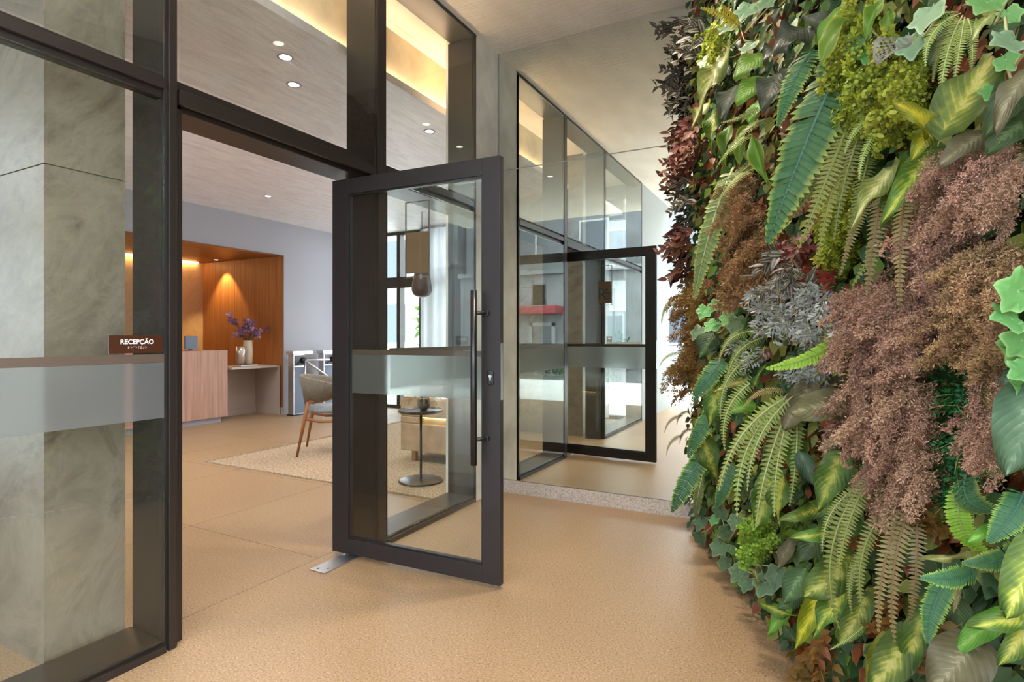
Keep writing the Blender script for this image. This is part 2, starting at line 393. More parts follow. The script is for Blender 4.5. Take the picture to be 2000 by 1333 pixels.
win(3, 1.346, 2.471, 2.201, ZC-.031, 'glass panel above the doorway')
win(4, 2.57, 3.506, .046, 2.104, 'fixed glass panel right of the doorway', True)
win(5, 2.563, 3.511, 2.201, ZC-.031, 'upper right glass panel beside the mirror')

# ---- the open door: local x runs from the hinge edge to the handle edge
W_ = 1.039
dr = empty('door_1', (-2.353, 2.309, 0), math.atan2(.042, 1.038)); struct(dr, 'open pivot glass door in a charcoal frame', 'door')
TH = .036
B('stile', M['door_alu'], dr, (0, .112, 0, TH, .018, 2.062), bev=.002); B('stile', M['door_alu'], dr, (W_-.095, W_, 0, TH, .018, 2.062), bev=.002)
B('rail', M['door_alu'], dr, (.1121, W_-.0951, 0, TH, .018, .102), bev=.002); B('rail', M['door_alu'], dr, (.1121, W_-.0951, 0, TH, 1.978, 2.062), bev=.002)
B('glazing_bead', M['black'], dr, (.112, .121, .006, TH-.004, .103, 1.977), (W_-.104, W_-.095, .006, TH-.004, .103, 1.977), (.112, W_-.095, .006, TH-.004, .103, .111), (.112, W_-.095, .006, TH-.004, 1.969, 1.977))
B('pane', M['glass'], dr, (.118, W_-.10, .014, .022, .106, 1.974))
B('frosted_band', M['frost'], dr, (.119, W_-.101, .0225, .0232, .895, 1.104))
B('stripe', M['brownfilm'], dr, (.119, W_-.101, .0225, .0236, 1.105, 1.132))
ph = MB(); hx = W_-.108
ph.tube([(hx, -.062, .595), (hx, -.062, 1.420)], .0155, 14)
h = ph.build('pull_handle', M['black'], dr)
for zz in (.715, 1.315):
    m = MB(); m.tube([(hx, -.062, zz), (hx+.030, -.018, zz), (hx+.036, 0, zz)], .010, 10); m.tube([(hx+.036, -.012, zz), (hx+.036, .0, zz)], .0165, 16)
    m.build('standoff', M['black'], h)
lk = MB(); lk.box(W_-.063, W_-.035, -.006, 0, .972, 1.042, bev=.006); lo = lk.build('lock_plate', M['black'], dr)
m = MB(); m.lathe([(.008, 0), (.008, .004)], (0,0,0), 14); mm = m.build('lock_cylinder', M['chrome'], lo, (W_-.049, -.006, 1.013)); mm.rotation_euler = (PI/2, 0, 0)
B('cylinder_body', M['chrome'], lo, (W_-.0525, W_-.0455, -.009, -.0062, .992, 1.012))
B('edge_plate', M['chrome'], dr, (W_+.0, W_+.002, .008, .028, .90, 1.17))
# floor pivot plate
pp = empty('pivot_plate', (-2.24, 2.2, 0)); tag(pp, 'steel floor pivot plate under the open door', 'plate')
m = MB(); m.box(-.054, .054, -.105, .16, 0, .006, bev=.002); m.build('plate', M['chrome'], pp)
for sx, sy in ((-.02, -.08), (.025, -.055)): MB().lathe([(.005, 0), (.004, .0025)], (sx, sy, .006), 10).build('screw', M['alu'], pp)
# plaque held on the door glass
pq = empty('door_plaque', (-1.82, 2.3305+TH+.006, 1.51), math.atan2(.042, 1.038)); tag(pq, 'brown notice board in a thin clear holder on the open glass door', 'plaque')
B('holder', M['holder'], pq, (-.075, -.070, 0, .006, 0, .395), (.070, .075, 0, .006, 0, .395), (-.07, .07, 0, .006, 0, .005), (-.07, .07, 0, .006, .390, .395))
bd = B('board', M['plaque'], pq, (-.068, .068, .001, .007, .022, .235))
m = MB(); m.lathe([(.013, 0), (.013, .0015)], (0,0,0), 20); q = m.build('emblem', M['black'], bd, (.022, .0072, .155)); q.rotation_euler = (-PI/2, 0, 0)
m = MB()
for k in range(4): m.box(.058-.012*k-.009, .058-.012*k, .0071, .0082, .112, .112+(.018, .024, .016, .022)[k])
for k in range(4): m.box(.012, .058, .0071, .0080, .092-.013*k, .0945-.013*k)
m.build('lettering', M['black'], bd)

# reception sign on the left glass
sg = empty('reception_sign', (GX+.006, 1.1815, 1.142)); tag(sg, 'dark brown RECEPÇÃO sign with braille on the left glass panel', 'sign')
B('plate', M['sign'], sg, (0, .004, -.0925, .0925, 0, .064))
def text(body, size, parent, loc, rot, mat, name='lettering', ext=.0006):
    cu = bpy.data.curves.new(name, 'FONT'); cu.body = body; cu.size = size; cu.align_x = 'CENTER'; cu.align_y = 'CENTER'; cu.extrude = ext; cu.offset = size*.006
    o = bpy.data.objects.new(name, cu); COL.objects.link(o)
    bpy.context.view_layer.update()
    me = bpy.data.meshes.new_from_object(o.evaluated_get(bpy.context.evaluated_depsgraph_get())); bpy.data.objects.remove(o)
    me.name = name; me.materials.clear(); me.materials.append(mat)
    r = link(name, me, parent, loc); r.rotation_euler = rot; return r
text('RECEPÇÃO', .0232, sg, (.0046, .002, .040), (PI/2, 0, PI/2), M['letter'])
text('R', .165, bd, (-.025, .0075, .105), (PI/2, 0, 0), M['black'], 'monogram', .0004)
m = MB()
cells = {'R': (1,2,3,5), 'E': (1,5), 'C': (1,4), 'P': (1,2,3,4), 'c': (1,2,3,4,6), 'A': (3,4,5), 'O': (1,3,5)}
for i, ch in enumerate('RECEPcAO'):
    for d in cells[ch]:
        yy = -.030+.0086*i+(.0028 if d > 3 else 0); zz = .0225-.0028*((d-1) % 3)
        m.box(.004, .0048, yy, yy+.0014, zz, zz+.0014)
m.build('braille', M['letter'], sg)

# ------------------------------------------------------------------ downlights
def downlight(x, y, z, label, group=None, r=.037):
    o = empty('downlight', (x, y, z)); tag(o, label, 'light', group)
    MB().lathe([(r, 0), (r+.012, -.001), (r+.014, -.005), (r, -.005)], (0,0,0), 24, False).build('ring', M['white'], o)
    MB().lathe([(r-.001, -.004), (r-.001, -.002)], (0,0,0), 24).build('lens', M['lamp_on'], o)
DL = ['round ceiling downlight above the doorway, nearer the storefront', 'round ceiling downlight above the doorway, second from the storefront', 'round ceiling downlight seen through the upper right glass panel', 'small far ceiling downlight in front of the reception niche']
for k, (x, y) in enumerate(LOBBY_LAMPS):
    if k < 4: downlight(x, y, ZD, DL[k])
    else: downlight(x, y, ZD, ('lobby downlight in front of the armchair, hidden by the storefront head', 'lobby downlight between armchair and niche', 'lobby downlight before the reception desk end', 'lobby downlight near the north curtain')[k-4])
for (x, y), lb in zip(PORTICO_LAMPS, ('above the far end of the plant wall', 'above the middle of the plant wall', 'above the near end of the plant wall', 'between the storefront and the camera', 'above the street end of the plant wall')):
    downlight(x, y, ZC, 'recessed portico downlight ' + lb)
downlight(-8.62, 5.93, 2.461, 'small downlight in the wooden niche ceiling washing the boards', r=.03)

# ------------------------------------------------------------------ reception
dk = empty('reception_desk', (WX, 3.9, 0)); tag(dk, 'reception desk with pinkish wood front and recessed pale plinth', 'desk')
B('front_panel', M['wood_desk'], dk, (-.14, -.10, -1.2, 1.33, .08, 1.01)); B('top', M['wood_desk'], dk, (-.62, -.101, -1.2, 1.33, .99, 1.012))
B('end_panel', M['wood_desk'], dk, (-.62, -.141, 1.30, 1.33, .08, .989)); B('plinth', M['white'], dk, (-.58, -.16, -1.15, 1.27, 0, .08))
mo = empty('monitor', (-7.62, 4.86, 1.012)); tag(mo, 'blue grey monitor on the reception desk', 'monitor')
B('display', M['screen'], mo, (-.02, .02, -.08, .09, .02, .20), bev=.004); B('stand', M['black'], mo, (-.05, .05, -.06, .06, 0, .008), (-.012, .012, -.02, .02, .008, .022))
ct = empty('side_counter', (-7.3, 5.7, 0)); tag(ct, 'low beige side counter between the reception desk and the wood wall', 'counter')
B('top', M['counter'], ct, (-.55, .0, -.44, .385, .735, .765), bev=.002); B('leg_panel', M['counter'], ct, (-.55, -.002, .35, .385, 0, .734)); B('back_panel', M['counter'], ct, (-.55, -.52, -.44, .349, 0, .734))
B('skirting', M['counter'], ct, (-.519, -.505, -.44, .349, 0, .1))
bk = empty('tray', (-7.55, 5.66, .765)); tag(bk, 'pale flat book lying under the two vases on the side counter', 'book')
B('pages', M['letter'], bk, (-.1, .1, -.14, .14, .003, .022)); B('cover', M['plaque'], bk, (-.104, .104, -.144, .144, 0, .003), (-.104, .104, -.144, .144, .022, .025))
v1 = tag(empty('vase', (-7.53, 5.57, .79)), 'short shiny silver vase in front of the tall one', 'vase')
MB().lathe([(.045, 0), (.06, .01), (.066, .15), (.072, .27), (.066, .27), (.06, .15), (.05, .02)], (0,0,0), 24, False).build('body', M['silverv'], v1)
v2 = tag(empty('vase', (-7.58, 5.73, .79)), 'tall matt cream vase holding purple flowers', 'vase')
MB().lathe([(.055, 0), (.065, .02), (.07, .2), (.062, .36), (.054, .36), (.06, .2), (.05, .03)], (0,0,0), 24, False).build('body', M['warmcream'], v2)
FLW = plain('purple_petals', (136, 96, 132), .7); FL2 = plain('pale_lilac_petals', (186, 150, 172), .7); STM = plain('dark_stem', (86, 70, 56), .7)
bq = tag(empty('bouquet', (-7.58, 5.73, 1.12)), 'purple and lilac flower bouquet in the tall cream vase', 'flowers')
rf = random.Random(4); m = MB(); tips = []
for k in range(26):
    a = rf.uniform(0, 6.28); q = rf.uniform(.03, .27); hgt = rf.uniform(.1, .33)
    if k == 0: q, a, hgt = .27, -2.0, .40
    if k == 1: q, a, hgt = .33, 1.5, .22
    tip = (q*.7*math.cos(a), q*math.sin(a), hgt); tips.append(tip); m.tube([(0,0,-.2), (tip[0]*.3, tip[1]*.3, hgt*.4), tip], .003, 5)
m.build('stems', STM, bq)
for k, t in enumerate(tips):
    m = MB()
    for j in range(34 if k > 1 else 12):
        d = Vector((rf.gauss(0,1), rf.gauss(0,1), rf.gauss(0,1))).normalized()*rf.uniform(.01, .055)
        cpt = Vector(t)+d; a_ = Vector((rf.gauss(0,1), rf.gauss(0,1), rf.gauss(0,1))).normalized(); b_ = a_.orthogonal().normalized(); rr = rf.uniform(.012, .026)
        c_ = a_.cross(b_)*rr*.5
        vs = [m.bm.verts.new(cpt+p) for p in (a_*rr, b_*rr+c_, -a_*rr, -b_*rr+c_)]; m.bm.faces.new(vs)
    m.build('blossom', FLW if k % 3 else FL2, bq)

# turnstiles
def turnstile(loc, label):
    o = tag(empty('turnstile', loc), label, 'turnstile', 'tripod turnstiles')
    B('cabinet', M['chrome'], o, (-.065, .055, 0, .21, .02, .93), bev=.004); B('side_panel', M['screen'], o, (.0555, .060, .018, .205, .03, .74))
    B('cap', M['chrome'], o, (-.075, .075, -.03, .36, .93, .985), bev=.01); B('head_panel', M['black'], o, (.0565, .062, .02, .20, .76, .92)); B('foot', M['black'], o, (-.075, .065, -.01, .22, 0, .02))
    hb = Vector((.075, .18, .84)); m = MB(); m.lathe([(.045, -.05), (.045, .02), (.02, .05)], (0,0,0), 16); q = m.build('hub', M['black'], o, hb); q.rotation_euler = (0, PI/2, 0)
    for e in ((.10, .43, .0), (.25, -.21, -.33), (.25, .27, -.27)):
        MB().tube([hb+Vector((.03, 0, 0)), hb+Vector(e)], .016, 10).build('arm', M['chrome'], o)
    return o
turnstile((-7.03, 6.06, 0), 'steel tripod turnstile next to the wood lined niche')
turnstile((-7.03, 6.66, 0), 'second steel turnstile, half hidden by the open door')

# ------------------------------------------------------------------ lounge
rg = tag(empty('rug', (-3.75, 5.2, 0)), 'woven beige wool rug under the chair and round side table', 'rug')
rg['category'] = 'rug'
m = MB()
nx, ny = 40, 50
rr_ = random.Random(2)
grid = [[m.bm.verts.new((-1.33+2.66*i/nx, -1.78+3.56*j/ny, .014+rr_.uniform(-.002, .002))) for j in range(ny+1)] for i in range(nx+1)]
for i in range(nx):
    for j in range(ny): m.bm.faces.new((grid[i][j], grid[i+1][j], grid[i+1][j+1], grid[i][j+1]))
for i in range(nx):
    for j, s_ in ((0, 1), (ny, -1)):
        a, b = grid[i][j], grid[i+1][j]; m.bm.faces.new((a, b, m.bm.verts.new((b.co.x, b.co.y, 0)), m.bm.verts.new((a.co.x, a.co.y, 0))))
for j in range(ny):
    for i in (0, nx):
        a, b = grid[i][j], grid[i][j+1]; m.bm.faces.new((a, b, m.bm.verts.new((b.co.x, b.co.y, 0)), m.bm.verts.new((a.co.x, a.co.y, 0))))
m.build('pile', M['rug'], rg)
fr = MB()
for k in range(88):
    yy = -1.76+3.52*k/87
    fr.box(-1.40-rr_.uniform(0, .03), -1.33, yy-.006, yy+.006, .001, .012)
fo = fr.build('fringe', M['rug'], rg); fo['kind'] = 'stuff'

# chair: local -y is the back, +y the front
ch = tag(empty('armchair', (-4.455, 4.35, .016), math.radians(-52)), 'grey shell back chair with oak legs standing on the rug', 'chair')
m = MB(); N_ = 28; R1 = .315
prof = []
rowsv = []
for i in range(N_+1):
    a = math.radians(-205+230*i/N_)   # sweep around the back
    f = abs(i/N_-.5)*2
    top = .80-.10*f**2.2; bot = .50+.10*f**2
    col = []
    for (rad, z) in ((R1*.86, bot), (R1*.95, (bot+top)/2), (R1*1.04, top-.01), (R1*1.0, top), (R1*.95, top-.02), (R1*.87, (bot+top)/2), (R1*.78, bot+.01)):
        col.append(m.bm.verts.new((rad*math.cos(a)*.98, rad*math.sin(a)*.95, z)))
    rowsv.append(col)
for a, b in zip(rowsv, rowsv[1:]):
    for k in range(7): f_ = m.bm.faces.new((a[k], b[k], b[(k+1)%7], a[(k+1)%7])); f_.smooth = True
m.bm.faces.new(rowsv[0]); m.bm.faces.new(rowsv[-1][::-1])
m.build('backrest', M['grey_fab'], ch)
m = MB(); m.lathe([(.0, .415), (.20, .412), (.255, .425), (.262, .45), (.24, .475), (0, .485)], (0, .03, 0), 28); m.build('seat', M['seat_fab'], ch)
for sx in (-1, 1):
    MB().tube([(sx*.205, -.19, .53), (sx*.225, -.22, .36), (sx*.27, -.285, 0)], [.02, .019, .011], 10).build('leg', M['wood_chair'], ch)
    MB().tube([(sx*.235, .13, .56), (sx*.24, .19, .38), (sx*.265, .245, 0)], [.018, .02, .011], 10).build('leg', M['wood_chair'], ch)
    MB().tube([(sx*.222, -.215, .37), (sx*.225, -.08, .335), (sx*.225, .06, .335), (sx*.24, .19, .375)], [.018, .014, .014, .018], 10).build('side_rail', M['wood_chair'], ch)
    MB().tube([(sx*.205, -.19, .53), (sx*.235, -.05, .545), (sx*.245, .06, .575), (sx*.235, .13, .57)], .014, 10).build('arm_support', M['wood_chair'], ch)

tb = tag(empty('side_table', (-2.857, 3.776, .016)), 'round dark side table with a single post on the rug', 'table')
MB().lathe([(.176, 0), (.18, .003), (.18, .010), (.17, .014), (.0, .018)], (0,0,0), 40).build('base', M['alu'], tb)
MB().lathe([(.0105, .012), (.0105, .565)], (0,0,0), 14).build('post', M['alu'], tb)
MB().lathe([(.0, .565), (.17, .565), (.183, .572), (.187, .59), (.183, .592), (.178, .582), (0, .582)], (0,0,0), 40).build('top', M['ttop'], tb)
pv = tag(empty('potted_plant', (-2.845, 3.80, .5985)), 'small round pot with drooping leaves on the side table', 'plant')
MB().lathe([(.022, 0), (.045, .02), (.052, .048), (.04, .078), (.026, .088), (.022, .086), (.03, .07)], (0,0,0), 22, False).build('pot', M['grey_fab'], pv)
LFM = plain('dusty_olive_leaf', (104, 98, 74), .6)
for k in range(9):
    a = -2.6+k*.42; q = .09+.05*((k*37) % 5)/4; m = MB()
    p = [Vector((0,0,.085)), Vector((q*.4*math.cos(a), q*.4*math.sin(a), .125)), Vector((q*math.cos(a), q*math.sin(a), .10)), Vector((q*1.25*math.cos(a), q*1.25*math.sin(a), .045))]
    sd = Vector((-math.sin(a), math.cos(a), 0)); ws = (.002, .011, .010, .001)
    L_ = [m.bm.verts.new(pp_-sd*w_) for pp_, w_ in zip(p, ws)]; R_ = [m.bm.verts.new(pp_+sd*w_+Vector((0,0,.002))) for pp_, w_ in zip(p, ws)]
    for i in range(3): m.bm.faces.new((L_[i], L_[i+1], R_[i+1], R_[i]))
    m.build('leaf', LFM, pv)

cb = tag(empty('low_cabinet', (-3.0, 4.33, .014)), 'beige leather clad low cabinet with a glowing slot behind the side table', 'cabinet')
B('body', M['leather'], cb, (-.52, .52, 0, .55, .10, .365), (-.52, -.30, 0, .55, .365, .43), bev=.012)
B('upper_body', M['leather'], cb, (-.52, .52, 0, .55, .43, .60), bev=.012); B('top', M['leather'], cb, (-.51, .51, .01, .54, .601, .613))
B('slot_back', M['cream'], cb, (-.30, .50, .05, .09, .366, .429)); B('led_strip', M['led3'], cb, (-.28, .50, .035, .048, .420, .4285))
for sx in (-.39, .45):
    for sy in (.06, .48): B('leg', M['wood_leg'], cb, (sx-.022, sx+.022, sy-.022, sy+.022, 0, .10))

# curtains and pendant
def curtain(x0, x1, y, z0, z1, label, amp=.03, waves=9):
    o = tag(empty('curtain', ((x0+x1)/2, y, z0)), label, 'curtain'); m = MB(); n = waves*12; Lx = x1-x0
    va = [m.bm.verts.new((-Lx/2+Lx*i/n, amp*math.sin(2*PI*waves*i/n)+.3*amp*math.sin(5.1*i/n*waves), 0)) for i in range(n+1)]
    vb = [m.bm.verts.new((v.co.x, v.co.y*.8, z1-z0)) for v in va]
    for i in range(n): f = m.bm.faces.new((va[i], va[i+1], vb[i+1], vb[i])); f.smooth = True
    m.build('fabric', M['sheer'], o); B('rail', M['white'], o, (-Lx/2, Lx/2, -.02, .02, z1-z0, z1-z0+.02)); return o
curtain(-5.62, -3.9, 7.42, .03, 2.94, 'white sheer curtain at the north window of the lobby')
curtain(-4.5, -2.62, -.18, .03, 2.94, 'white sheer curtain beside the stone column, seen in the mirror, widened to shade it', .03, 14)  # west part is unseen, added to cut daylight on the column's south face
pd = tag(empty('pendant_lamp', (-4.9, 6.5, 1.76)), 'dark teardrop pendant lamp hanging in the lobby behind the door plaque', 'lamp')
MB().lathe([(.0, 0), (.06, .008), (.115, .035), (.142, .085), (.145, .12), (.125, .24), (.105, .36), (.03, .375), (.0, .377)], (0,0,0), 28).build('shade', M['ttop'], pd)
MB().tube([(0,0,.37), (0,0,1.21)], .004, 6).build('cord', M['black'], pd)
M['letter2'] = plain('white_window_frame', (168, 170, 172), .6)
M['asphalt'] = plain('street_asphalt', (84, 84, 86), .8)

# ------------------------------------------------------------------ outside
struct(B('pavement', M['paving'], None, (-22, 14, -7, -2.101, -.3, -.02), (1.901, 14, -2.1, 12, -.3, -.02), (-22, -2.41, -2.1, -.45, -.3, -.005)), 'pale paving outside the building', 'ground')
struct(B('road', M['asphalt'], None, (-40, 20, -40, -7.001, -.3, -.03)), 'grey street in front of the house', 'road')
struct(B('ground_north', M['paving'], None, (-14, 3, 7.81, 30, -.3, -.02)), 'paved yard beyond the north window', 'ground')
struct(B('kerb', M['granite'], None, (-9.5, -2.6, -2.35, -2.15, -.02, .10)), 'low stone kerb outside the lobby', 'kerb')
def street_house(x0, x1, y, hgt, wins, label, wm):
    o = tag(empty('house', ((x0+x1)/2, y, -.02)), label, 'house'); c = (x0+x1)/2
    B('wall', wm, o, (x0-c, x1-c, -6, 0, 0, hgt*.55)); B('upper_wall', M['houseg'], o, (x0-c, x1-c, -6, -.5, hgt*.55, hgt)); B('cornice', M['house'], o, (x0-c, x1-c, -.5, .25, hgt*.55-.1, hgt*.55+.1))
    for x, z, w_, h_ in wins:
        q = B('window', M['letter2'], o, (x-c-.08, x-c+w_+.08, 0 if z < hgt*.5 else -.5, .05 if z < hgt*.5 else -.44, z-.08, z+h_+.08)); y0 = .05 if z < hgt*.5 else -.44
        B('pane', M['glassdark'], q, (x-c, x-c+w_, y0, y0+.01, z, z+h_))
    return o, c
street_house(-14, -2.2, -15, 6.8, [(-12.5, 1, 1.1, 1.3), (-10.2, 1, 1.1, 1.3), (-7.6, 1, 1.1, 1.3), (-5.2, 1, 1.1, 1.3), (-11, 4.3, 1.2, 1.4), (-8, 4.3, 1.2, 1.4), (-5, 4.3, 1.2, 1.4)], 'pale grey house across the street, straight out from the lobby', M['house'])
ho, hc = street_house(-1.6, 10.5, -15, 7.4, [(-.6, 1.0, .7, .9), (2.6, .9, 1.0, 1.2), (8.3, .9, 1.1, 1.3), (0, 4.7, 1.2, 1.5), (3.4, 4.7, 1.2, 1.5), (6.8, 4.7, 1.2, 1.5)], 'pale house with a red awning over a white framed door, reflected in the glass', M['house'])
B('awning', M['red'], ho, (5.2-hc, 7.5-hc, 0, .9, 2.2, 2.55), bev=.05)
dd = B('door', M['glassdark'], ho, (5.75-hc, 6.7-hc, 0, .04, 0, 1.7)); B('door_frame', M['letter2'], dd, (5.6-hc, 5.75-hc, 0, .08, 0, 1.85), (6.7-hc, 6.85-hc, 0, .08, 0, 1.85), (5.6-hc, 6.85-hc, 0, .08, 1.7, 1.85))
street_house(11, 30, -15, 8.5, [(12+3*k, z, 1.4, 1.5) for k in range(6) for z in (1, 5.4)], 'long grey building further along the street', M['houseg'])
lp = tag(empty('gate_post', (1.35, -9.5, -.02)), 'slim dark double post on the street, reflected in the left glass panel', 'post')
for dx in (-.14, .14): B('post', M['black'], lp, (dx-.03, dx+.03, -.03, .03, 0, 2.4))
B('cap', M['black'], lp, (-.18, .18, -.05, .05, 2.4, 2.75))

# ------------------------------------------------------------------ leaves: every mesh is one unit long along +y, its face towards +z
def leafmat(name, kind, c1, c2, c3=None, rough=.5, trans=.28):
    """kind: 'frond' (v from rachis to tip), 'vein' (veined blade), 'flat', 'stripe', 'edge'"""
    t = NT(name); uvn = t.n('ShaderNodeUVMap'); sx = t.n('ShaderNodeSeparateXYZ'); t.l(uvn, sx)
    oi = t.n('ShaderNodeObjectInfo'); nz = t.n('ShaderNodeTexNoise', Scale=14.0, Detail=2.0)
    g = t.n('ShaderNodeNewGeometry'); t.l(g, nz, 'Position', 0)
    if kind == 'frond':
        r = t.ramp([(.0, c3 or c1), (.25, c1), (.62, c1), (.92, c2)], sx, 1)
    elif kind == 'edge':
        r = t.ramp([(.0, c3 or c1), (.1, c1), (.8, c1), (1.0, c2)], sx, 0)
    elif kind == 'stripe':
        r = t.ramp([(.0, c1), (.22, c1), (.36, c2), (.58, c2), (.72, c1), (1, c1)], sx, 0)
    elif kind == 'vein':
        # u: 0 midrib .. 1 margin ; thin side veins slant forward, blotchy variegation between
        a = t.n('ShaderNodeMath', _operation='MULTIPLY_ADD', i1=-.38); t.l(sx, a, 0, 0); t.l(sx, a, 1, 2)
        b = t.n('ShaderNodeMath', _operation='MULTIPLY', i1=9.0*PI); t.l(a, b)
        c = t.n('ShaderNodeMath', _operation='SINE'); t.l(b, c); c1_ = t.n('ShaderNodeMath', _operation='ABSOLUTE'); t.l(c, c1_)
        c2_ = t.n('ShaderNodeMath', _operation='POWER', i1=.45); t.l(c1_, c2_)          # 0 only on the vein
        d = t.n('ShaderNodeMath', _operation='MULTIPLY_ADD', i1=.34, i2=-.26); t.l(c2_, d)
        e = t.n('ShaderNodeMath', _operation='ADD'); t.l(sx, e, 0, 0); t.l(d, e, 0, 1)
        nz.inputs['Scale'].default_value = 38.0; nz.inputs['Detail'].default_value = 4.0
        n3 = t.n('ShaderNodeMath', _operation='MULTIPLY_ADD', i1=1.5, i2=-.75); t.l(nz, n3)
        f = t.n('ShaderNodeMath', _operation='ADD'); t.l(e, f, 0, 0); t.l(n3, f, 0, 1)
        mid = tuple((p*2+q)//3 for p, q in zip(c1, c2))
        r = t.ramp([(.0, c3 or c2), (.10, c2), (.36, mid), (.62, c1), (1, tuple(int(v*.9) for v in c1))], f)
    else:
        r = t.ramp([(.0, c1), (1.0, c2)], nz)
    hs = t.n('ShaderNodeHueSaturation'); t.l(r, hs, 0, 'Color')
    m1 = t.n('ShaderNodeMapRange'); m1.inputs[3].default_value = .60; m1.inputs[4].default_value = .98; t.l(oi, m1, 'Random', 0); t.l(m1, hs, 0, 'Value')
    m2 = t.n('ShaderNodeMath', _operation='MULTIPLY', i1=7.13); t.l(oi, m2, 'Random', 0); m3 = t.n('ShaderNodeMath', _operation='FRACT'); t.l(m2, m3)
    m4 = t.n('ShaderNodeMapRange'); m4.inputs[3].default_value = .485; m4.inputs[4].default_value = .515; t.l(m3, m4); t.l(m4, hs, 0, 'Hue')
    b = t.n('ShaderNodeBsdfPrincipled'); b.inputs['Roughness'].default_value = rough; b.inputs['Specular IOR Level'].default_value = .35
    if kind == 'vein': t.bump(b, c2_, 0, .35, .004)
    t.l(hs, b, 0, 'Base Color'); tl = t.n('ShaderNodeBsdfTranslucent'); t.l(hs, tl)
    mx = t.n('ShaderNodeMixShader', i0=trans); t.l(b, mx, 0, 1); t.l(tl, mx, 0, 2); t.l(mx, t.out); return t.m

class LM:
    def __init__(s): s.v = []; s.f = []; s.uv = []; s.mi = []
    def vert(s, p, uv): s.v.append(tuple(p)); s.uv.append(uv); return len(s.v)-1
    def face(s, *i, m=0): s.f.append(i); s.mi.append(m)
    def mesh(s, name, mats, smooth=True):
        me = bpy.data.meshes.new(name); me.from_pydata(s.v, [], s.f)
        ul = me.uv_layers.new(name='UVMap'); li = 0
        fl = []
        for f in s.f:
            for i in f: fl.extend(s.uv[i])
        ul.data.foreach_set('uv', fl)
        for m in mats: me.materials.append(m)
        me.polygons.foreach_set('material_index', s.mi)
        me.polygons.foreach_set('use_smooth', [smooth]*len(s.f))
        me.update(); return me
def blade(lm, o, d, n, L, W, shape, seg=3, fold=.25, droop=.1, uvf=None, m=0):
    """flat pointed leaflet from o along d, normal n; shape(t) half-width 0..1"""
    d = d.normalized(); s = d.cross(n).normalized(); n = s.cross(d)
    rows = []
    for i in range(seg+1):
        t = i/seg; c = o+d*(L*t)-n*(droop*L*t*t); w = W*.5*shape(t)
        a = lm.vert(c, (0, t)); 
        if i in (0, seg) and w < 1e-4*L: rows.append((a,)); continue
        rows.append((lm.vert(c-s*w+n*(fold*w), (1, t)), a, lm.vert(c+s*w+n*(fold*w), (1, t))))
    for p, q in zip(rows, rows[1:]):
        if len(p) == 3 and len(q) == 3: lm.face(p[0], p[1], q[1], q[0], m=m); lm.face(p[1], p[2], q[2], q[1], m=m)
        elif len(p) == 1 and len(q) == 3: lm.face(p[0], q[1], q[0], m=m); lm.face(p[0], q[2], q[1], m=m)
        elif len(p) == 3 and len(q) == 1: lm.face(p[0], p[1], q[0], m=m); lm.face(p[1], p[2], q[0], m=m)
LANCE = lambda t: math.sin(PI*min(1, max(0, t))**.75)**.9
OVATE = lambda t: (math.sin(PI*t**.62) if 0 < t < 1 else 0)
ROUND = lambda t: math.sqrt(max(0, 1-(2*t-1)**2))
def curve_at(t, arch, bow):
    """arched mid line between (0,0,0) and (0,1,0)"""
    return Vector((bow*4*t*(1-t), t, arch*4*t*(1-t)))
def frond_mesh(name, mats, pairs, W, arch, bow, kind, seed):
    r = random.Random(seed); lm = LM(); N = 16; prev = None
    for i in range(N+1):   # rachis
        t = i/N; c = curve_at(t, arch, bow); w = .010*(1-.7*t)
        row = (lm.vert(c+Vector((-w, 0, 0)), (0, 0)), lm.vert(c+Vector((0, 0, w*1.4)), (0, 0)), lm.vert(c+Vector((w, 0, 0)), (0, 0)))
        if prev: lm.face(prev[0], prev[1], row[1], row[0], m=1); lm.face(prev[1], prev[2], row[2], row[1], m=1)
        prev = row
    for k in range(pairs):
        t = .05+.95*(k+.5)/pairs; c = curve_at(t, arch, bow); tg = (curve_at(t+.01, arch, bow)-curve_at(t-.01, arch, bow)).normalized()
        nrm = Vector((0, -tg.z, tg.y)).normalized()
        prof = (min(1, t*5+.35))*(1-max(0, t-.25)/.80)**.75 if kind != 'sword' else (min(1, t*6+.45))*(1-max(0, (t-.35)/.68)**2.2*.95)
        for sg_ in (-1, 1):
            ang = math.radians((86 if kind != 'sword' else 80)-22*t+r.uniform(-5, 5))
            sd = tg.cross(nrm)*sg_
            d = sd*math.sin(ang)+tg*math.cos(ang)+nrm*r.uniform(-.22, .06); L = W*.5*prof*r.uniform(.92, 1.06)
            if L < .004: continue
            wl = (.95/pairs)*(.88 if kind != 'sword' else 1.10)
            if kind == 'sword':
                sh = lambda q: (.78+.35*q if q < .72 else max(0, 1.03*(1-((q-.72)/.28)**2.4)**.5))
                blade(lm, c, (d+nrm*r.uniform(-.1, .12)).normalized(), nrm, L, wl, sh, 4, .42, r.uniform(.02, .22))
            else:
                sh = lambda q: (.95 if q < .12 else max(0, 1-((q-.12)/.88)**1.6))
                blade(lm, c, d, nrm, L, wl, sh, 2, .2, r.uniform(.02, .2))
    # UV v runs from rachis to leaflet tip already
    return lm.mesh(name, mats)
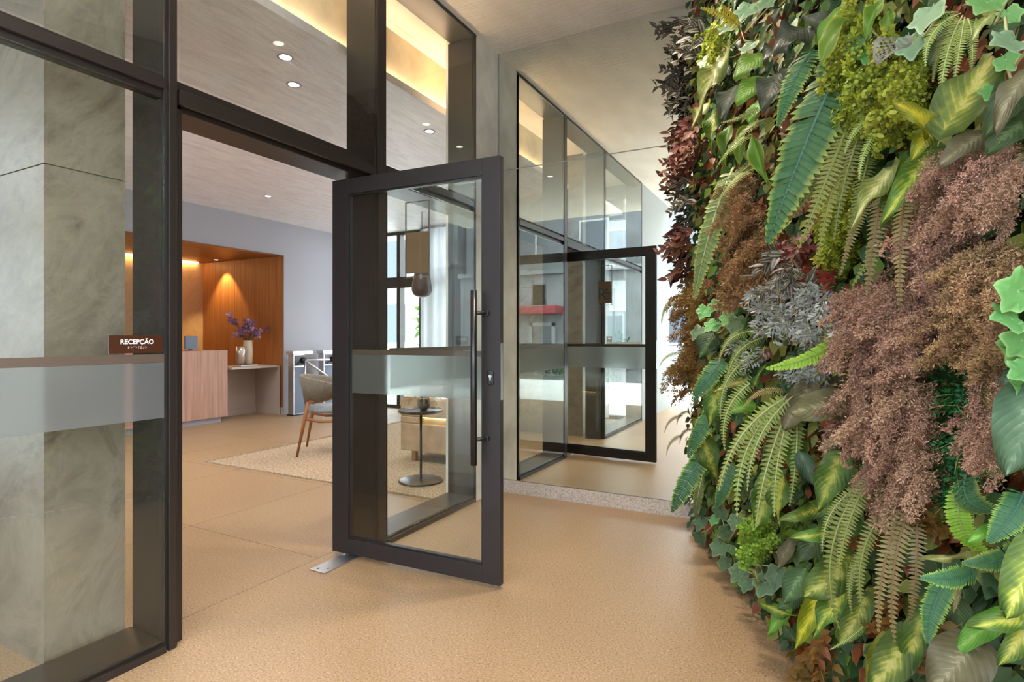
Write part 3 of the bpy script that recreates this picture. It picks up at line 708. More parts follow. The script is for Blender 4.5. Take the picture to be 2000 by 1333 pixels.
def leaf_mesh(name, mat, W, lobe, wave, arch, bow, seed, cup=.25, stem=.18, hole=False):
    r = random.Random(seed); lm = LM(); NL, NW = 14, 4; ph = r.uniform(0, 6)
    def hw(t):
        if lobe == 'heart': a = (max(0, t)**.34)*(1-t)**.62*1.52
        elif lobe == 'arrow': a = (max(0, t)**.30)*(1-t)**.85*1.62
        elif lobe == 'lance': a = math.sin(PI*t**.8)**.85
        else: a = math.sin(PI*t**.72)**.8
        return max(0, a)
    grid_ = []
    for i in range(NL+1):
        t = i/NL; c = curve_at(t, arch, bow); w = W*.5*hw(t); row = []
        for j in range(-NW, NW+1):
            a = j/NW; back = (-.16*abs(a)**1.5*(1-t)**5 if lobe in ('heart', 'arrow') else 0)
            z = cup*w*abs(a)**1.3 + wave*W*math.sin(9*t+ph+(2 if a > 0 else 0))*abs(a)**2*.35 - .25*W*abs(a)**3*t*.4
            row.append(lm.vert((c.x+a*w, c.y+back, c.z+z), (abs(a), t)))
        grid_.append(row)
    for i in range(NL):
        for j in range(2*NW):
            if hole and 1 <= j <= 2*NW-2 and (i+j) % 2 and 0 < i < NL-1: continue
            lm.face(grid_[i][j], grid_[i][j+1], grid_[i+1][j+1], grid_[i+1][j])
    if stem:   # petiole
        p0 = [lm.vert((x, .02, -.004), (0, 0)) for x in (-.008, .008)]; p1 = [lm.vert((x, -stem*.6, -.05), (0, 0)) for x in (-.006, .006)]; p2 = [lm.vert((x, -stem, -.14), (0, 0)) for x in (-.006, .006)]
        lm.face(p0[0], p0[1], p1[1], p1[0]); lm.face(p1[0], p1[1], p2[1], p2[0])
    return lm.mesh(name, [mat])
def ivy_mesh(name, mat, seed):
    r = random.Random(seed); lm = LM(); pts = []
    lob = [(-160, .30), (-132, .47), (-108, .50), (-88, .46), (-62, .62), (-48, .58), (-30, .52), (-10, .68), (0, .76), (10, .68), (30, .52), (48, .58), (62, .62), (88, .46), (108, .50), (132, .47), (160, .30)]
    ce = lm.vert((0, .22, .0), (0, .3))
    ring = [lm.vert((q*math.sin(math.radians(a)), .22+q*math.cos(math.radians(a)), .10*q+r.uniform(-.06, .05)), (1, .5)) for a, q in lob]
    mid = [lm.vert((q*.5*math.sin(math.radians(a)), .22+q*.5*math.cos(math.radians(a)), .055*q+.02), (.5, .5)) for a, q in lob]
    nt = lm.vert((0, .0, 0), (.6, 0))
    for i in range(len(lob)-1): lm.face(ce, mid[i], mid[i+1]); lm.face(mid[i], ring[i], ring[i+1], mid[i+1])
    lm.face(ce, nt, mid[0]); lm.face(nt, ring[0], mid[0]); lm.face(ce, mid[-1], nt); lm.face(nt, mid[-1], ring[-1])
    a = [lm.vert((x, .2, -.005), (0, 0)) for x in (-.014, .014)]; b = [lm.vert((x, -.25, -.12), (0, 0)) for x in (-.012, .012)]; lm.face(a[0], a[1], b[1], b[0])
    return lm.mesh(name, [mat], False)
def stemline(lm, a, b, w, m=1):
    d = (b-a).normalized(); s = d.orthogonal().normalized()*w; u = d.cross(s)
    i = [lm.vert(p, (0, 0)) for p in (a+s, a-s*.5+u, a-s*.5-u, b+s, b-s*.5+u, b-s*.5-u)]
    for k in range(3): lm.face(i[k], i[(k+1) % 3], i[3+(k+1) % 3], i[3+k], m=m)
def sprig_mesh(name, mats, n, L, W, shape, seed, spread=.5, length=1.0, tuft=0, seg=3, fold=.3, face=.6):
    """leafy twig: n leaves along a bent stem"""
    r = random.Random(seed); lm = LM(); bend = Vector((r.uniform(-.15, .15), 0, r.uniform(.02, .12)))
    P = lambda t: Vector((bend.x*4*t*(1-t), t*length, bend.z*4*t*(1-t)-.06*t))
    for k in range(4): stemline(lm, P(k/4), P((k+1)/4), .010)
    for k in range(n):
        t = .10+.90*(k+r.random()*.7)/n; c = P(t); az = k*2.4+r.uniform(-.5, .5)
        rad = Vector((math.cos(az), 0, math.sin(az)*.85+.25)).normalized()
        d = (rad*spread*2+Vector((0, 1-.3*t, 0))+Vector((r.uniform(-.3, .3), r.uniform(-.2, .3), r.uniform(-.2, .3)))).normalized()
        nr = (Vector((0, -.35, 1))*face+Vector((r.uniform(-1, 1), r.uniform(-1, 1), r.uniform(-.3, 1)))*(1-face)+rad*.2)
        nr = (nr-d*nr.dot(d))
        if nr.length < .05: nr = d.orthogonal()
        q = r.uniform(.7, 1.1)*(1.1-.35*t)
        blade(lm, c+rad*tuft*r.random(), d, nr.normalized(), L*q, W*q, shape, seg, fold, r.uniform(.05, .35))
    return lm.mesh(name, mats)
def spray_mesh(name, mats, nb, seed, R=.30, flo=.03, round_=False, density=9, droop=.12):
    """feathery or fine leaved plume: branchlets all round the stem, each set with tiny florets"""
    r = random.Random(seed); lm = LM(); bx = r.uniform(-.12, .12)
    P = lambda t: Vector((bx*4*t*(1-t), t, .10*4*t*(1-t)))
    for k in range(4): stemline(lm, P(k/4), P((k+1)/4), .008)
    for k in range(nb):
        t = .06+.92*(k+r.random())/nb; c = P(t); az = r.uniform(0, 6.283); l = R*(1.1-.75*t)*r.uniform(.6, 1.15)
        rad = Vector((math.cos(az), 0, math.sin(az)*.8+.2)); d = (rad+Vector((0, .75, 0))).normalized()
        stemline(lm, c, c+d*l*.9, .004)
        for j in range(density):
            s_ = .15+.85*(j+r.random())/density
            p = c+d*(l*s_)+Vector((r.gauss(0, 1), r.gauss(0, 1), r.gauss(0, 1)))*l*.16*(1.2-s_*.5)-Vector((0, 0, droop*l*s_*s_))
            a = Vector((r.gauss(0, 1), r.gauss(0, 1)+.6, r.gauss(0, 1))).normalized(); b = a.orthogonal().normalized(); b = Quaternion(a, r.uniform(0, 6.28)) @ b
            q = flo*r.uniform(.6, 1.3)
            if round_:
                w_ = b*q*.62; i = [lm.vert(x, (.5, .5)) for x in (p, p+a*q*.5+w_, p+a*q*1.1+w_*.5, p+a*q*1.1-w_*.5, p+a*q*.5-w_)]; lm.face(*i)
            else:
                w_ = b*q*.26; i = [lm.vert(x, (.5, .5)) for x in (p, p+a*q*.6+w_, p+a*q*1.5, p+a*q*.6-w_)]; lm.face(*i)
    return lm.mesh(name, mats, False)

ST = {k: plain(k, c, .7) for k, c in {'green_stem': (110, 126, 60), 'brown_stem': (110, 84, 56), 'orange_stem': (176, 104, 66), 'teal_rib': (58, 104, 84), 'pale_stem': (168, 170, 120)}.items()}
VAR = {}
def fam(kind, fn, n=3): VAR[kind] = [fn(i) for i in range(n)]
F_ = lambda *a, **k: leafmat(*a, **k)
LMAT = {
 'sword': F_('teal_frond', 'frond', (72, 122, 78), (160, 190, 84), (50, 98, 74)), 'sword2': F_('grey_green_frond', 'frond', (118, 146, 90), (172, 190, 98), (98, 128, 80)),
 'boston': F_('lime_frond', 'frond', (142, 164, 82), (176, 190, 108), (120, 146, 70)), 'olive': F_('olive_frond', 'frond', (124, 132, 66), (160, 162, 92), (106, 116, 56)),
 'dry': F_('brown_olive_frond', 'frond', (146, 138, 88), (176, 164, 112), (128, 118, 72)), 'mustard': F_('mustard_frond', 'frond', (176, 160, 48), (190, 176, 66), (150, 136, 40)),
 'bright': F_('bright_frond', 'frond', (124, 172, 48), (156, 196, 72), (104, 150, 40)),
 'syn': F_('arrowhead_leaf', 'vein', (84, 120, 50), (170, 180, 66), (190, 196, 96)), 'varieg': F_('variegated_leaf', 'vein', (84, 108, 44), (164, 172, 62), (196, 194, 110)),
 'yellow': F_('yellow_leaf', 'vein', (126, 136, 34), (186, 180, 40), (196, 190, 64)), 'cream': F_('cream_leaf', 'vein', (140, 152, 82), (212, 206, 138), (222, 216, 160)),
 'pothos': F_('green_leaf', 'vein', (104, 158, 54), (130, 180, 76), (154, 196, 100)), 'lily': F_('strap_leaf', 'edge', (106, 146, 56), (176, 182, 66), (126, 160, 70)),
 'taupe': F_('grey_brown_leaf', 'vein', (110, 108, 78), (132, 130, 96), (164, 162, 128)), 'grey': F_('violet_grey_leaf', 'vein', (86, 96, 80), (104, 110, 96), (132, 136, 118)),
 'dark': F_('dark_leaf', 'vein', (64, 92, 54), (80, 110, 66), (110, 142, 96)), 'teal': F_('blue_green_leaf', 'vein', (78, 112, 84), (98, 130, 98), (130, 160, 134)),
 'ivy': F_('mint_ivy_leaf', 'edge', (112, 172, 100), (152, 200, 130), (170, 210, 150)), 'paleivy': F_('pale_ivy_leaf', 'edge', (128, 164, 126), (172, 196, 160), (150, 182, 140)), 'ivyd': F_('grey_ivy_leaf', 'edge', (94, 124, 88), (128, 152, 108), (150, 168, 124)),
 'lace': F_('skeleton_leaf', 'flat', (128, 128, 128), (150, 150, 150)),
 'trad': F_('striped_purple_leaf', 'stripe', (76, 62, 62), (134, 140, 118)), 'tradred': F_('red_purple_leaf', 'stripe', (112, 56, 46), (118, 88, 66)),
 'red': F_('dark_red_leaf', 'flat', (112, 42, 40), (150, 66, 56)), 'redg': F_('red_olive_leaf', 'flat', (136, 52, 34), (112, 120, 44)),
 'mist': F_('dusty_pink_floret', 'flat', (156, 120, 98), (214, 176, 156)), 'tmist': F_('tan_floret', 'flat', (162, 132, 92), (214, 180, 138)), 'bmist': F_('rusty_floret', 'flat', (140, 110, 66), (182, 142, 96)), 'gmist': F_('golden_floret', 'flat', (140, 106, 44), (178, 142, 66)),
 'silver': F_('silver_leaf', 'flat', (142, 156, 170), (196, 202, 190)), 'box': F_('boxwood_leaf', 'flat', (24, 84, 44), (46, 124, 66)),
 'maiden': F_('yellow_green_leaflet', 'flat', (138, 158, 48), (180, 190, 70)), 'maidenb': F_('bright_leaflet', 'flat', (130, 182, 52), (166, 204, 80)), 'moss': F_('lime_moss', 'flat', (150, 168, 36), (186, 194, 60)),
}
ARCH = (.10, .16, .06)
BOWS = (-.12, -.04, .05, .14)
def bowidx(b): return min(range(4), key=lambda i: abs(BOWS[i]-b))
# fronds: four sideways bends each
FW = {}
for k, (pairs, st, kd, wd) in {'sword': (31, 'teal_rib', 'sword', .30), 'sword2': (32, 'pale_stem', 'sword', .22), 'boston': (27, 'pale_stem', 'b', .22), 'olive': (30, 'green_stem', 'b', .19), 'dry': (27, 'brown_stem', 'b', .19), 'mustard': (18, 'green_stem', 'b', .34), 'bright': (24, 'green_stem', 'sword', .24)}.items():
    FW[k] = wd; VAR[k] = [frond_mesh('frond', [LMAT[k], ST[st]], pairs, wd, ARCH[i % 3], BOWS[i], kd, i+7) for i in range(4)]
for k, (lobe, wave, cup, stem) in {'syn': ('arrow', .5, .3, .2), 'varieg': ('heart', .3, .25, .2), 'yellow': ('arrow', .4, .35, .2), 'cream': ('arrow', .5, .3, .2), 'pothos': ('heart', .2, .2, .15), 'lily': ('lance', .3, .35, .2), 'taupe': ('heart', .3, .2, .2), 'grey': ('oval', .6, .2, .15), 'dark': ('oval', .3, .25, .15), 'teal': ('oval', .3, .25, .15)}.items():
    VAR[k] = [leaf_mesh('leaf', LMAT[k], 1.0, lobe, wave, (.08, .14, .05, .18)[i], BOWS[i]*.8, i+3, cup, stem) for i in range(4)]
VAR['lace'] = [leaf_mesh('leaf', LMAT['lace'], 1.0, 'oval', .2, .08, .04, 3, .2, .1, True)]*4
for k in ('ivy', 'paleivy', 'ivyd'): VAR[k] = [ivy_mesh('leaf', LMAT[k], i) for i in range(4)]
FULLW = {'ivy', 'paleivy', 'ivyd'}
SPR = {
 'trad': lambda i: sprig_mesh('sprig', [LMAT['trad'], ST['brown_stem']], 9, .50, .23, LANCE, i, .45, 1, 0, 4), 'tradred': lambda i: sprig_mesh('sprig', [LMAT['tradred'], ST['orange_stem']], 9, .50, .22, LANCE, i+5, .4, 1, 0, 4),
 'red': lambda i: sprig_mesh('sprig', [LMAT['red'], ST['brown_stem']], 11, .36, .22, OVATE, i, .5), 'redg': lambda i: sprig_mesh('sprig', [LMAT['redg'], ST['brown_stem']], 12, .34, .21, OVATE, i, .5),
 'silver': lambda i: sprig_mesh('sprig', [LMAT['silver'], ST['pale_stem']], 34, .27, .10, LANCE, i, .7, .9, .18, 2, .2, .3), 'box': lambda i: sprig_mesh('sprig', [LMAT['box'], ST['green_stem']], 34, .17, .11, OVATE, i, .6, 1, .2, 2, .3, .4),
 'mist': lambda i: spray_mesh('spray', [LMAT['mist'], ST['brown_stem']], 44, i, .25, .034, False, 15), 'tmist': lambda i: spray_mesh('spray', [LMAT['tmist'], ST['brown_stem']], 44, i+4, .25, .034, False, 15),
 'bmist': lambda i: spray_mesh('spray', [LMAT['bmist'], ST['brown_stem']], 44, i+8, .34, .042, False, 12), 'gmist': lambda i: spray_mesh('spray', [LMAT['gmist'], ST['brown_stem']], 40, i+12, .30, .045, False, 10),
 'maiden': lambda i: spray_mesh('spray', [LMAT['maiden'], ST['green_stem']], 26, i, .34, .070, True, 7), 'maidenb': lambda i: spray_mesh('spray', [LMAT['maidenb'], ST['green_stem']], 26, i+3, .34, .075, True, 7),
 'moss': lambda i: spray_mesh('spray', [LMAT['moss'], ST['green_stem']], 36, i, .30, .055, False, 10),
}
for k, fn in SPR.items(): VAR[k] = [fn(i) for i in range(3)]

# the plant wall: A is its far foot at the mirror, E runs along it towards the street, NRM points out of it
WA = Vector((-.758, 3.897, 0)); WE = Vector((.41034, -.91193, 0)); WN = Vector((-.91193, -.41034, 0)); UP = Vector((0, 0, 1))
def wp(u, v, o): return WA+WE*u+UP*v+WN*o
pw = empty('wall_right', WA); struct(pw, 'backing of the planted wall on the right', 'wall')
def wallbox(name, mat, u0, u1, o0, o1, z0, z1):
    m = MB(); m.prism([WE*u0+WN*o0+UP*z0, WE*u1+WN*o0+UP*z0, WE*u1+WN*o1+UP*z0, WE*u0+WN*o1+UP*z0], UP*(z1-z0)); return m.build(name, mat, pw)
wallbox('core', M['plaster'], .16, 3.35, -.42, -.13, 0, ZC-.001)
wallbox('moss_panel', M['soil'], .10, 3.35, -.13, -.095, .02, ZC-.002)

def basis(y, face, roll):
    y = y.normalized(); z = face-y*face.dot(y)
    if z.length < 1e-3: z = y.orthogonal()
    z.normalize(); x = y.cross(z); m = Matrix((x, y, z)).transposed()
    return m @ Matrix.Rotation(roll, 3, 'Y')
rp = random.Random(21)
def put(kind, pos, y, L, wf, roll, parent, origin, bow=None):
    vs = VAR[kind]; me = vs[bowidx(bow) if (bow is not None and len(vs) == 4) else rp.randrange(len(vs))]
    o = bpy.data.objects.new(me.name.split('.')[0], me); COL.objects.link(o); o.parent = parent
    face = WN*.62+WE*.72+UP*rp.uniform(-.05, .25)+Vector((rp.uniform(-.18, .18), rp.uniform(-.18, .18), 0))
    R = basis(y, face, roll)
    sx_ = wf/FW[kind] if kind in FW else wf
    sc_ = Matrix.Diagonal((L*sx_, L, L*(min(1, sx_) if sx_ > .5 else .8), 1))
    o.matrix_local = Matrix.Translation(pos-origin) @ R.to_4x4() @ sc_
    return o
PLANTS = [
 ('striped_spiderwort','plant','trailing purple and silver striped spiderwort at the top of the wall edge by the mirror',[('@','trad',((.508,2.931,.11,202,.119),(.09,3.127,.06,187,.12),(.55,2.973,.13,221,.115),(.607,2.832,.13,255,.144),(.199,3.132,.11,138,.146),(.704,2.869,.12,138,.132),(.247,3.005,.11,252,.114),(.161,3.225,.05,191,.127),(.711,2.787,.11,174,.105),(.226,3.086,.15,162,.132),(.556,2.988,.07,200,.115),(.609,2.779,.12,142,.144),(.155,3.215,.12,185,.17)))]),
 ('striped_spiderwort','plant','trailing purple and silver striped spiderwort, second clump down the edge by the mirror',[('@','trad',((.213,2.753,.07,239,.146),(.191,2.745,.1,159,.147),(.113,2.872,.05,256,.122),(.351,2.631,.1,198,.142),(.175,2.824,.11,283,.149),(.154,2.803,.02,244,.157),(.155,2.684,.09,279,.128),(.142,2.913,.08,233,.162),(.214,2.666,.04,283,.119),(.139,2.799,.13,155,.158),(.158,2.881,.02,218,.124),(.165,2.629,.07,159,.157),(.063,2.93,.11,145,.124)))]),
 ('striped_spiderwort','plant','reddish striped spiderwort with orange stems beside the mirror, below two silvery clumps',[('@','tradred',((.611,2.308,.12,276,.12),(.295,2.399,.09,273,.124),(.353,2.45,.06,241,.143),(.497,2.291,.09,253,.1),(.097,2.505,.07,194,.115),(.586,2.355,.08,276,.114),(.16,2.379,.06,251,.153),(.26,2.533,.06,254,.125),(.41,2.308,.04,274,.128),(.12,2.479,.1,229,.114),(.488,2.454,.07,227,.142),(.456,2.251,.08,228,.131),(.083,2.601,.07,237,.14),(.563,2.315,.04,236,.131),(.307,2.312,.13,259,.156)))]),
 ('striped_spiderwort','plant','dark striped spiderwort reaching farthest left, at mid height of the purple column',[('@','tradred',((.275,2.223,.08,181,.104),(.239,2.201,.12,167,.138),(.092,2.353,.05,239,.134),(.28,2.148,.08,183,.126),(.211,2.305,.13,180,.114),(.26,2.273,.04,275,.121),(.063,2.175,.08,175,.13),(.425,2.301,.15,269,.109))),('@','trad',((.509,1.959,.11,182,.129),(.272,1.994,.09,208,.127),(.081,2.135,.01,261,.143),(.246,1.951,.05,283,.115),(.132,2.111,.08,213,.103),(.298,2.058,.03,177,.122),(.084,1.959,.05,280,.108),(.387,2.109,.11,183,.113),(.196,1.948,0,178,.144)))]),
 ('striped_spiderwort','plant','lowest spiderwort clump of the purple column beside the mirror',[('@','tradred',((.156,1.741,.06,209,.144),(.165,1.735,.1,203,.12),(.208,1.819,.08,203,.115),(.2,1.659,.07,263,.115),(.131,1.801,.1,279,.126),(.258,1.772,.06,241,.136),(.245,1.619,.11,234,.144),(.117,1.893,.08,232,.125),(.163,1.643,.04,209,.117),(.223,1.747,.14,186,.147),(.316,1.829,.07,204,.127),(.058,1.588,.04,192,.11),(.104,1.871,.11,267,.102)))]),
 ('striped_spiderwort','plant','dark striped spiderwort above the silver foliage in the middle of the wall',[('@','trad',((1.865,1.425,.1,17,.118),(2.049,1.391,.2,-109,.086),(1.902,1.446,.11,25,.097),(2.015,1.38,.16,-99,.106),(1.907,1.443,.16,-134,.115),(2.063,1.411,.15,-32,.085),(1.915,1.38,.15,-137,.106),(1.833,1.474,.12,11,.11),(2.136,1.374,.17,29,.105))),('@','tradred',((1.967,1.474,.09,-66,.086),(1.989,1.463,.13,-76,.083),(1.898,1.516,.06,-125,.102),(1.958,1.451,.08,-148,.077),(1.742,1.532,.05,-113,.084)))]),
 ('fern','fern','mustard yellow fern frond lying level near the top left of the plant wall',[('mustard',1.268,2.577,.06,1.288,2.662,.24,.34,0,.05),('mustard',1.164,2.668,.04,1.184,2.746,.139,.3,0,0)]),
 ('leafy_bush','plant','lime green fine leaved bush under the mustard fern frond',[('@','maiden',((1.091,2.575,.1,-54,.137),(.674,2.765,.01,-128,.136),(1.05,2.641,.09,-80,.138),(.868,2.635,.03,-60,.146),(.665,2.806,.03,-90,.153),(.878,2.687,0,-147,.122),(.961,2.577,.09,-103,.124),(.929,2.735,.08,-100,.146),(.937,2.614,.01,-127,.115),(.575,2.818,.02,-85,.157),(1.178,2.614,.11,-159,.105),(.909,2.565,.05,-144,.136),(.671,2.881,.03,-150,.136)))]),
 ('ivy','ivy','pale whitish green ivy leaves beside the mustard fern frond',[('paleivy',1.514,2.542,.1,1.534,2.459,.147,.95,0,0),('paleivy',1.218,2.621,.08,1.238,2.562,.143,.95,0,0),('paleivy',1.422,2.432,.06,1.442,2.372,.113,.9,0,0),('paleivy',.837,2.659,.06,.857,2.572,.128,.9,0,0),('paleivy',1.563,2.528,.05,1.583,2.47,.092,.9,0,0)]),
 ('pothos','plant','two rounded light green ribbed leaves, one above the other, near the top left',[('pothos',1.612,2.279,.08,1.632,2.198,.198,.95,10,0),('pothos',1.574,2.205,.07,1.594,2.115,.182,.9,-10,0),('pothos',1.424,2.171,.04,1.444,2.09,.084,.8,0,0)]),
 ('begonia','plant','dusky violet grey leaves right of the rounded light green leaves',[('grey',1.887,2.241,.04,1.907,2.161,.158,.8,0,0),('grey',1.66,2.292,.03,1.68,2.235,.112,.9,0,0),('grey',1.701,2.181,.05,1.721,2.039,.131,.75,0,0),('grey',1.792,2.178,.03,1.812,2.076,.073,.7,0,0),('grey',1.621,2.415,.053,1.641,2.454,.03,.7,0,0)]),
 ('begonia','plant','small dusky violet leaves by the cream arrowhead leaf at the left edge',[('grey',1.164,2.372,.04,1.184,2.207,.12,.65,0,0),('grey',1.011,2.527,.04,1.031,2.415,.114,.7,0,0),('grey',.344,3.062,.05,.364,2.945,.1,.7,0,0)]),
 ('arrowhead_vine','plant','cream and yellow arrowhead leaves pointing down beside the purple column',[('cream',1.119,2.53,.08,1.139,2.217,.22,.34,0,0),('cream',.814,2.42,.08,.834,2.294,.169,.5,0,0),('syn',.875,2.369,.05,.895,2.139,.081,.35,0,0)]),
 ('peace_lily','plant','curved yellow edged strap leaves above the upper brown heath',[('lily',1.356,2.109,.05,1.376,1.928,.099,.28,0,.25),('lily',1.532,2.012,.102,1.552,1.801,.05,.26,0,-.3),('lily',1.058,2.233,.03,1.078,2.031,.079,.3,0,0)]),
 ('fern','fern','small light boston fern with fronds pointing left, beside the rounded green leaves',[('boston',1.48,2.142,.06,1.5,2.072,.213,.28,0,-.1),('boston',1.589,2.05,.06,1.609,1.92,.222,.26,0,0),('boston',1.393,2.06,.05,1.413,1.91,.209,.24,0,0),('boston',1.362,1.944,.05,1.382,1.849,.228,.26,0,-.1),('boston',1.405,1.909,.05,1.425,1.756,.212,.24,0,0)]),
 ('sword_fern','fern','largest teal sword fern with pale serrated edges hanging on the plant wall',[('sword',2.141,2.009,.05,2.161,1.476,.273,.27,0,-.07),('sword',1.909,2.159,.03,1.929,1.899,.154,.32,0,-.05),('sword',2.077,2.13,.03,2.097,1.952,.099,.36,0,0),('sword',2.139,1.961,.02,2.159,1.733,.128,.26,0,0)]),
 ('sword_fern','fern','long pale green sword fern frond hanging next to the lower purple column',[('sword2',1.137,1.993,.05,1.157,1.379,.234,.19,0,-.06),('sword2',.805,1.843,.03,.825,1.573,.167,.25,0,0)]),
 ('sword_fern','fern','teal sword fern with three stepped fronds at the lower left edge of the wall',[('sword',1.012,1.096,.06,1.032,.887,.213,.42,0,0),('sword',.892,.851,.06,.912,.586,.204,.36,0,0),('sword',.738,.59,.07,.758,.261,.253,.34,0,-.06),('sword',1.09,.599,.04,1.11,.391,.122,.36,0,0),('sword2',.524,.4,.03,.544,.17,.076,.3,0,0)]),
 ('boston_fern','fern','olive boston fern with long drooping fronds right of the largest teal frond',[('olive',2.206,1.824,.06,2.226,1.447,.214,.2,0,-.06),('olive',2.217,1.784,.06,2.237,1.411,.169,.17,0,-.05),('olive',2.255,1.784,.05,2.275,1.461,.143,.18,0,0),('olive',2.147,1.854,.05,2.167,1.525,.226,.18,0,-.12),('olive',2.279,1.706,.05,2.299,1.416,.126,.17,0,0),('boston',2.077,1.894,.03,2.097,1.706,.099,.2,0,0),('olive',2.03,1.724,.03,2.05,1.61,.162,.25,0,0)]),
 ('boston_fern','fern','brownish boston fern hanging in front of the pink heath at the wall middle',[('dry',2.429,1.571,.1,2.449,1.265,.154,.16,0,-.04),('dry',2.546,1.528,.12,2.566,1.246,.143,.16,0,0),('olive',2.402,1.603,.08,2.422,1.324,.171,.17,0,-.08),('dry',2.298,1.578,.06,2.318,1.36,.148,.18,0,0),('olive',2.52,1.511,.08,2.54,1.381,.114,.2,0,0)]),
 ('heath','plant','small rusty pink heath tuft left of the largest teal frond',[('@','bmist',((1.501,1.74,.12,-64,.141),(1.372,1.752,.1,-110,.129),(1.153,1.873,.01,-82,.125),(1.35,1.719,.08,-92,.153),(1.036,1.872,.01,-128,.147),(1.321,1.817,.04,-76,.127),(1.165,1.742,.04,-96,.171),(1.393,1.843,.11,-72,.136),(1.417,1.709,.07,-139,.132),(1.26,1.807,.1,-103,.134),(1.242,1.867,.01,-130,.163),(1.428,1.656,.11,-96,.105),(1.249,1.881,.09,-141,.137),(1.306,1.756,.02,-145,.113),(1.321,1.714,.12,-134,.153),(1.323,1.905,.07,-73,.113)))]),
 ('heath','plant','rusty brown heath column above the silver foliage',[('@','bmist',((1.527,1.52,.1,-111,.17),(1.489,1.512,.11,-107,.174),(1.323,1.608,.04,-128,.159),(1.313,1.498,.03,-106,.178),(1.203,1.605,.03,-83,.187),(1.441,1.564,.06,-126,.178),(1.255,1.483,.04,-65,.156),(1.29,1.647,.05,-98,.175),(1.528,1.477,.08,-138,.177),(1.229,1.55,.05,-104,.156),(1.447,1.606,.05,-132,.147),(1.331,1.438,.04,-131,.19),(1.338,1.62,.09,-106,.164),(1.345,1.535,0,-100,.161),(1.074,1.492,0,-139,.181),(1.329,1.687,.04,-130,.156),(1.56,1.412,.1,-78,.12),(1.195,1.592,.06,-74,.178),(1.581,1.567,.08,-134,.177),(1.354,1.408,.07,-119,.189),(1.281,1.714,.04,-100,.139),(1.568,1.449,.08,-121,.169),(1.347,1.498,.11,-74,.138),(1.554,1.664,.1,-137,.128),(1.493,1.373,.1,-119,.144),(1.029,1.658,.02,-139,.191),(1.44,1.559,.02,-73,.156),(1.295,1.419,.08,-123,.187),(1.342,1.731,.06,-129,.148),(1.597,1.407,.09,-103,.151)))]),
 ('heath','plant','golden brown heath at the left edge below the purple column',[('@','gmist',((.318,1.371,.03,-153,.193),(.152,1.376,.01,-76,.196),(.347,1.459,.04,-145,.154),(.221,1.306,0,-94,.227),(.458,1.405,.1,-113,.205),(.582,1.402,.07,-51,.198),(.475,1.263,.09,-140,.197),(.16,1.518,.02,-139,.206),(.496,1.309,.05,-128,.171),(.198,1.4,.05,-96,.212),(.39,1.473,.02,-141,.165),(.325,1.222,.03,-65,.208),(.129,1.494,.03,-53,.197),(.425,1.369,.01,-89,.19),(.224,1.253,.05,-64,.182),(.17,1.592,-0,-123,.16),(.296,1.252,-.01,-47,.207),(.242,1.44,.08,-133,.181),(.692,1.453,.08,-90,.143),(.083,1.166,-.02,-64,.232))),('@','gmist',((.446,1.019,.08,-164,.206),(.135,.986,.04,-112,.176),(.19,1.061,.01,-138,.216),(.298,.946,.04,-101,.16),(.323,1.033,.1,-85,.197),(.278,1.038,.01,-151,.196),(.126,.904,.03,-99,.232),(.086,1.111,.02,-55,.184),(.406,.958,.04,-164,.154),(.161,.959,.08,-124,.211),(.384,1.115,.04,-66,.177),(.386,.894,.06,-166,.186),(.21,1.1,.08,-69,.23),(.647,1.01,.08,-57,.163)))]),
 ('photinia','plant','dark red leaves tucked right of the silver foliage',[('@','red',((1.922,1.37,0,-98,.083),(1.974,1.35,.05,-105,.109),(2.092,1.395,.08,-175,.101),(1.912,1.326,0,-116,.108),(2.048,1.375,.1,-4,.106),(2.157,1.367,.09,-11,.105),(2.034,1.305,.08,-163,.112),(1.935,1.438,.03,-76,.09),(2.053,1.323,.04,-60,.095),(1.968,1.372,.07,-50,.08))),('@','red',((1.943,1.462,.08,-155,.112),(1.605,1.504,-.02,-69,.11),(1.954,1.494,.09,-77,.099),(1.788,1.449,.02,-156,.13),(1.792,1.499,.08,-4,.107)))]),
 ('dusty_miller','plant','largest silver blue foliage clump, below the middle spiderwort',[('@','silver',((1.882,1.301,.11,-77,.1),(1.724,1.304,.08,-229,.116),(2.006,1.323,.17,27,.098),(1.81,1.272,.07,-60,.091),(1.674,1.335,.07,-98,.116),(2.084,1.302,.16,-14,.069),(1.694,1.267,.07,-218,.103),(1.662,1.365,.06,-122,.087),(1.898,1.266,.08,-167,.091),(1.819,1.297,.15,6,.109),(1.801,1.362,.06,-14,.09),(1.912,1.239,.11,-143,.079),(1.821,1.358,.14,-161,.099),(2.125,1.295,.16,-120,.078),(1.728,1.25,.11,-156,.108),(1.86,1.378,.11,-118,.106),(1.973,1.234,.12,-196,.072),(1.791,1.328,.16,-215,.092),(1.881,1.348,.05,-52,.089),(1.903,1.221,.15,-53,.08),(1.945,1.38,.16,-32,.074),(1.902,1.263,.05,-154,.087),(1.727,1.274,.14,-72,.103),(2.021,1.372,.14,-183,.097),(2.007,1.208,.16,45,.094),(1.762,1.353,.16,3,.095),(2.19,1.317,.17,-175,.066),(1.812,1.225,.15,-158,.083),(1.892,1.402,.12,-69,.093),(2.087,1.219,.14,-160,.076),(1.689,1.34,.15,-77,.092),(2.003,1.347,.08,-101,.088)))]),
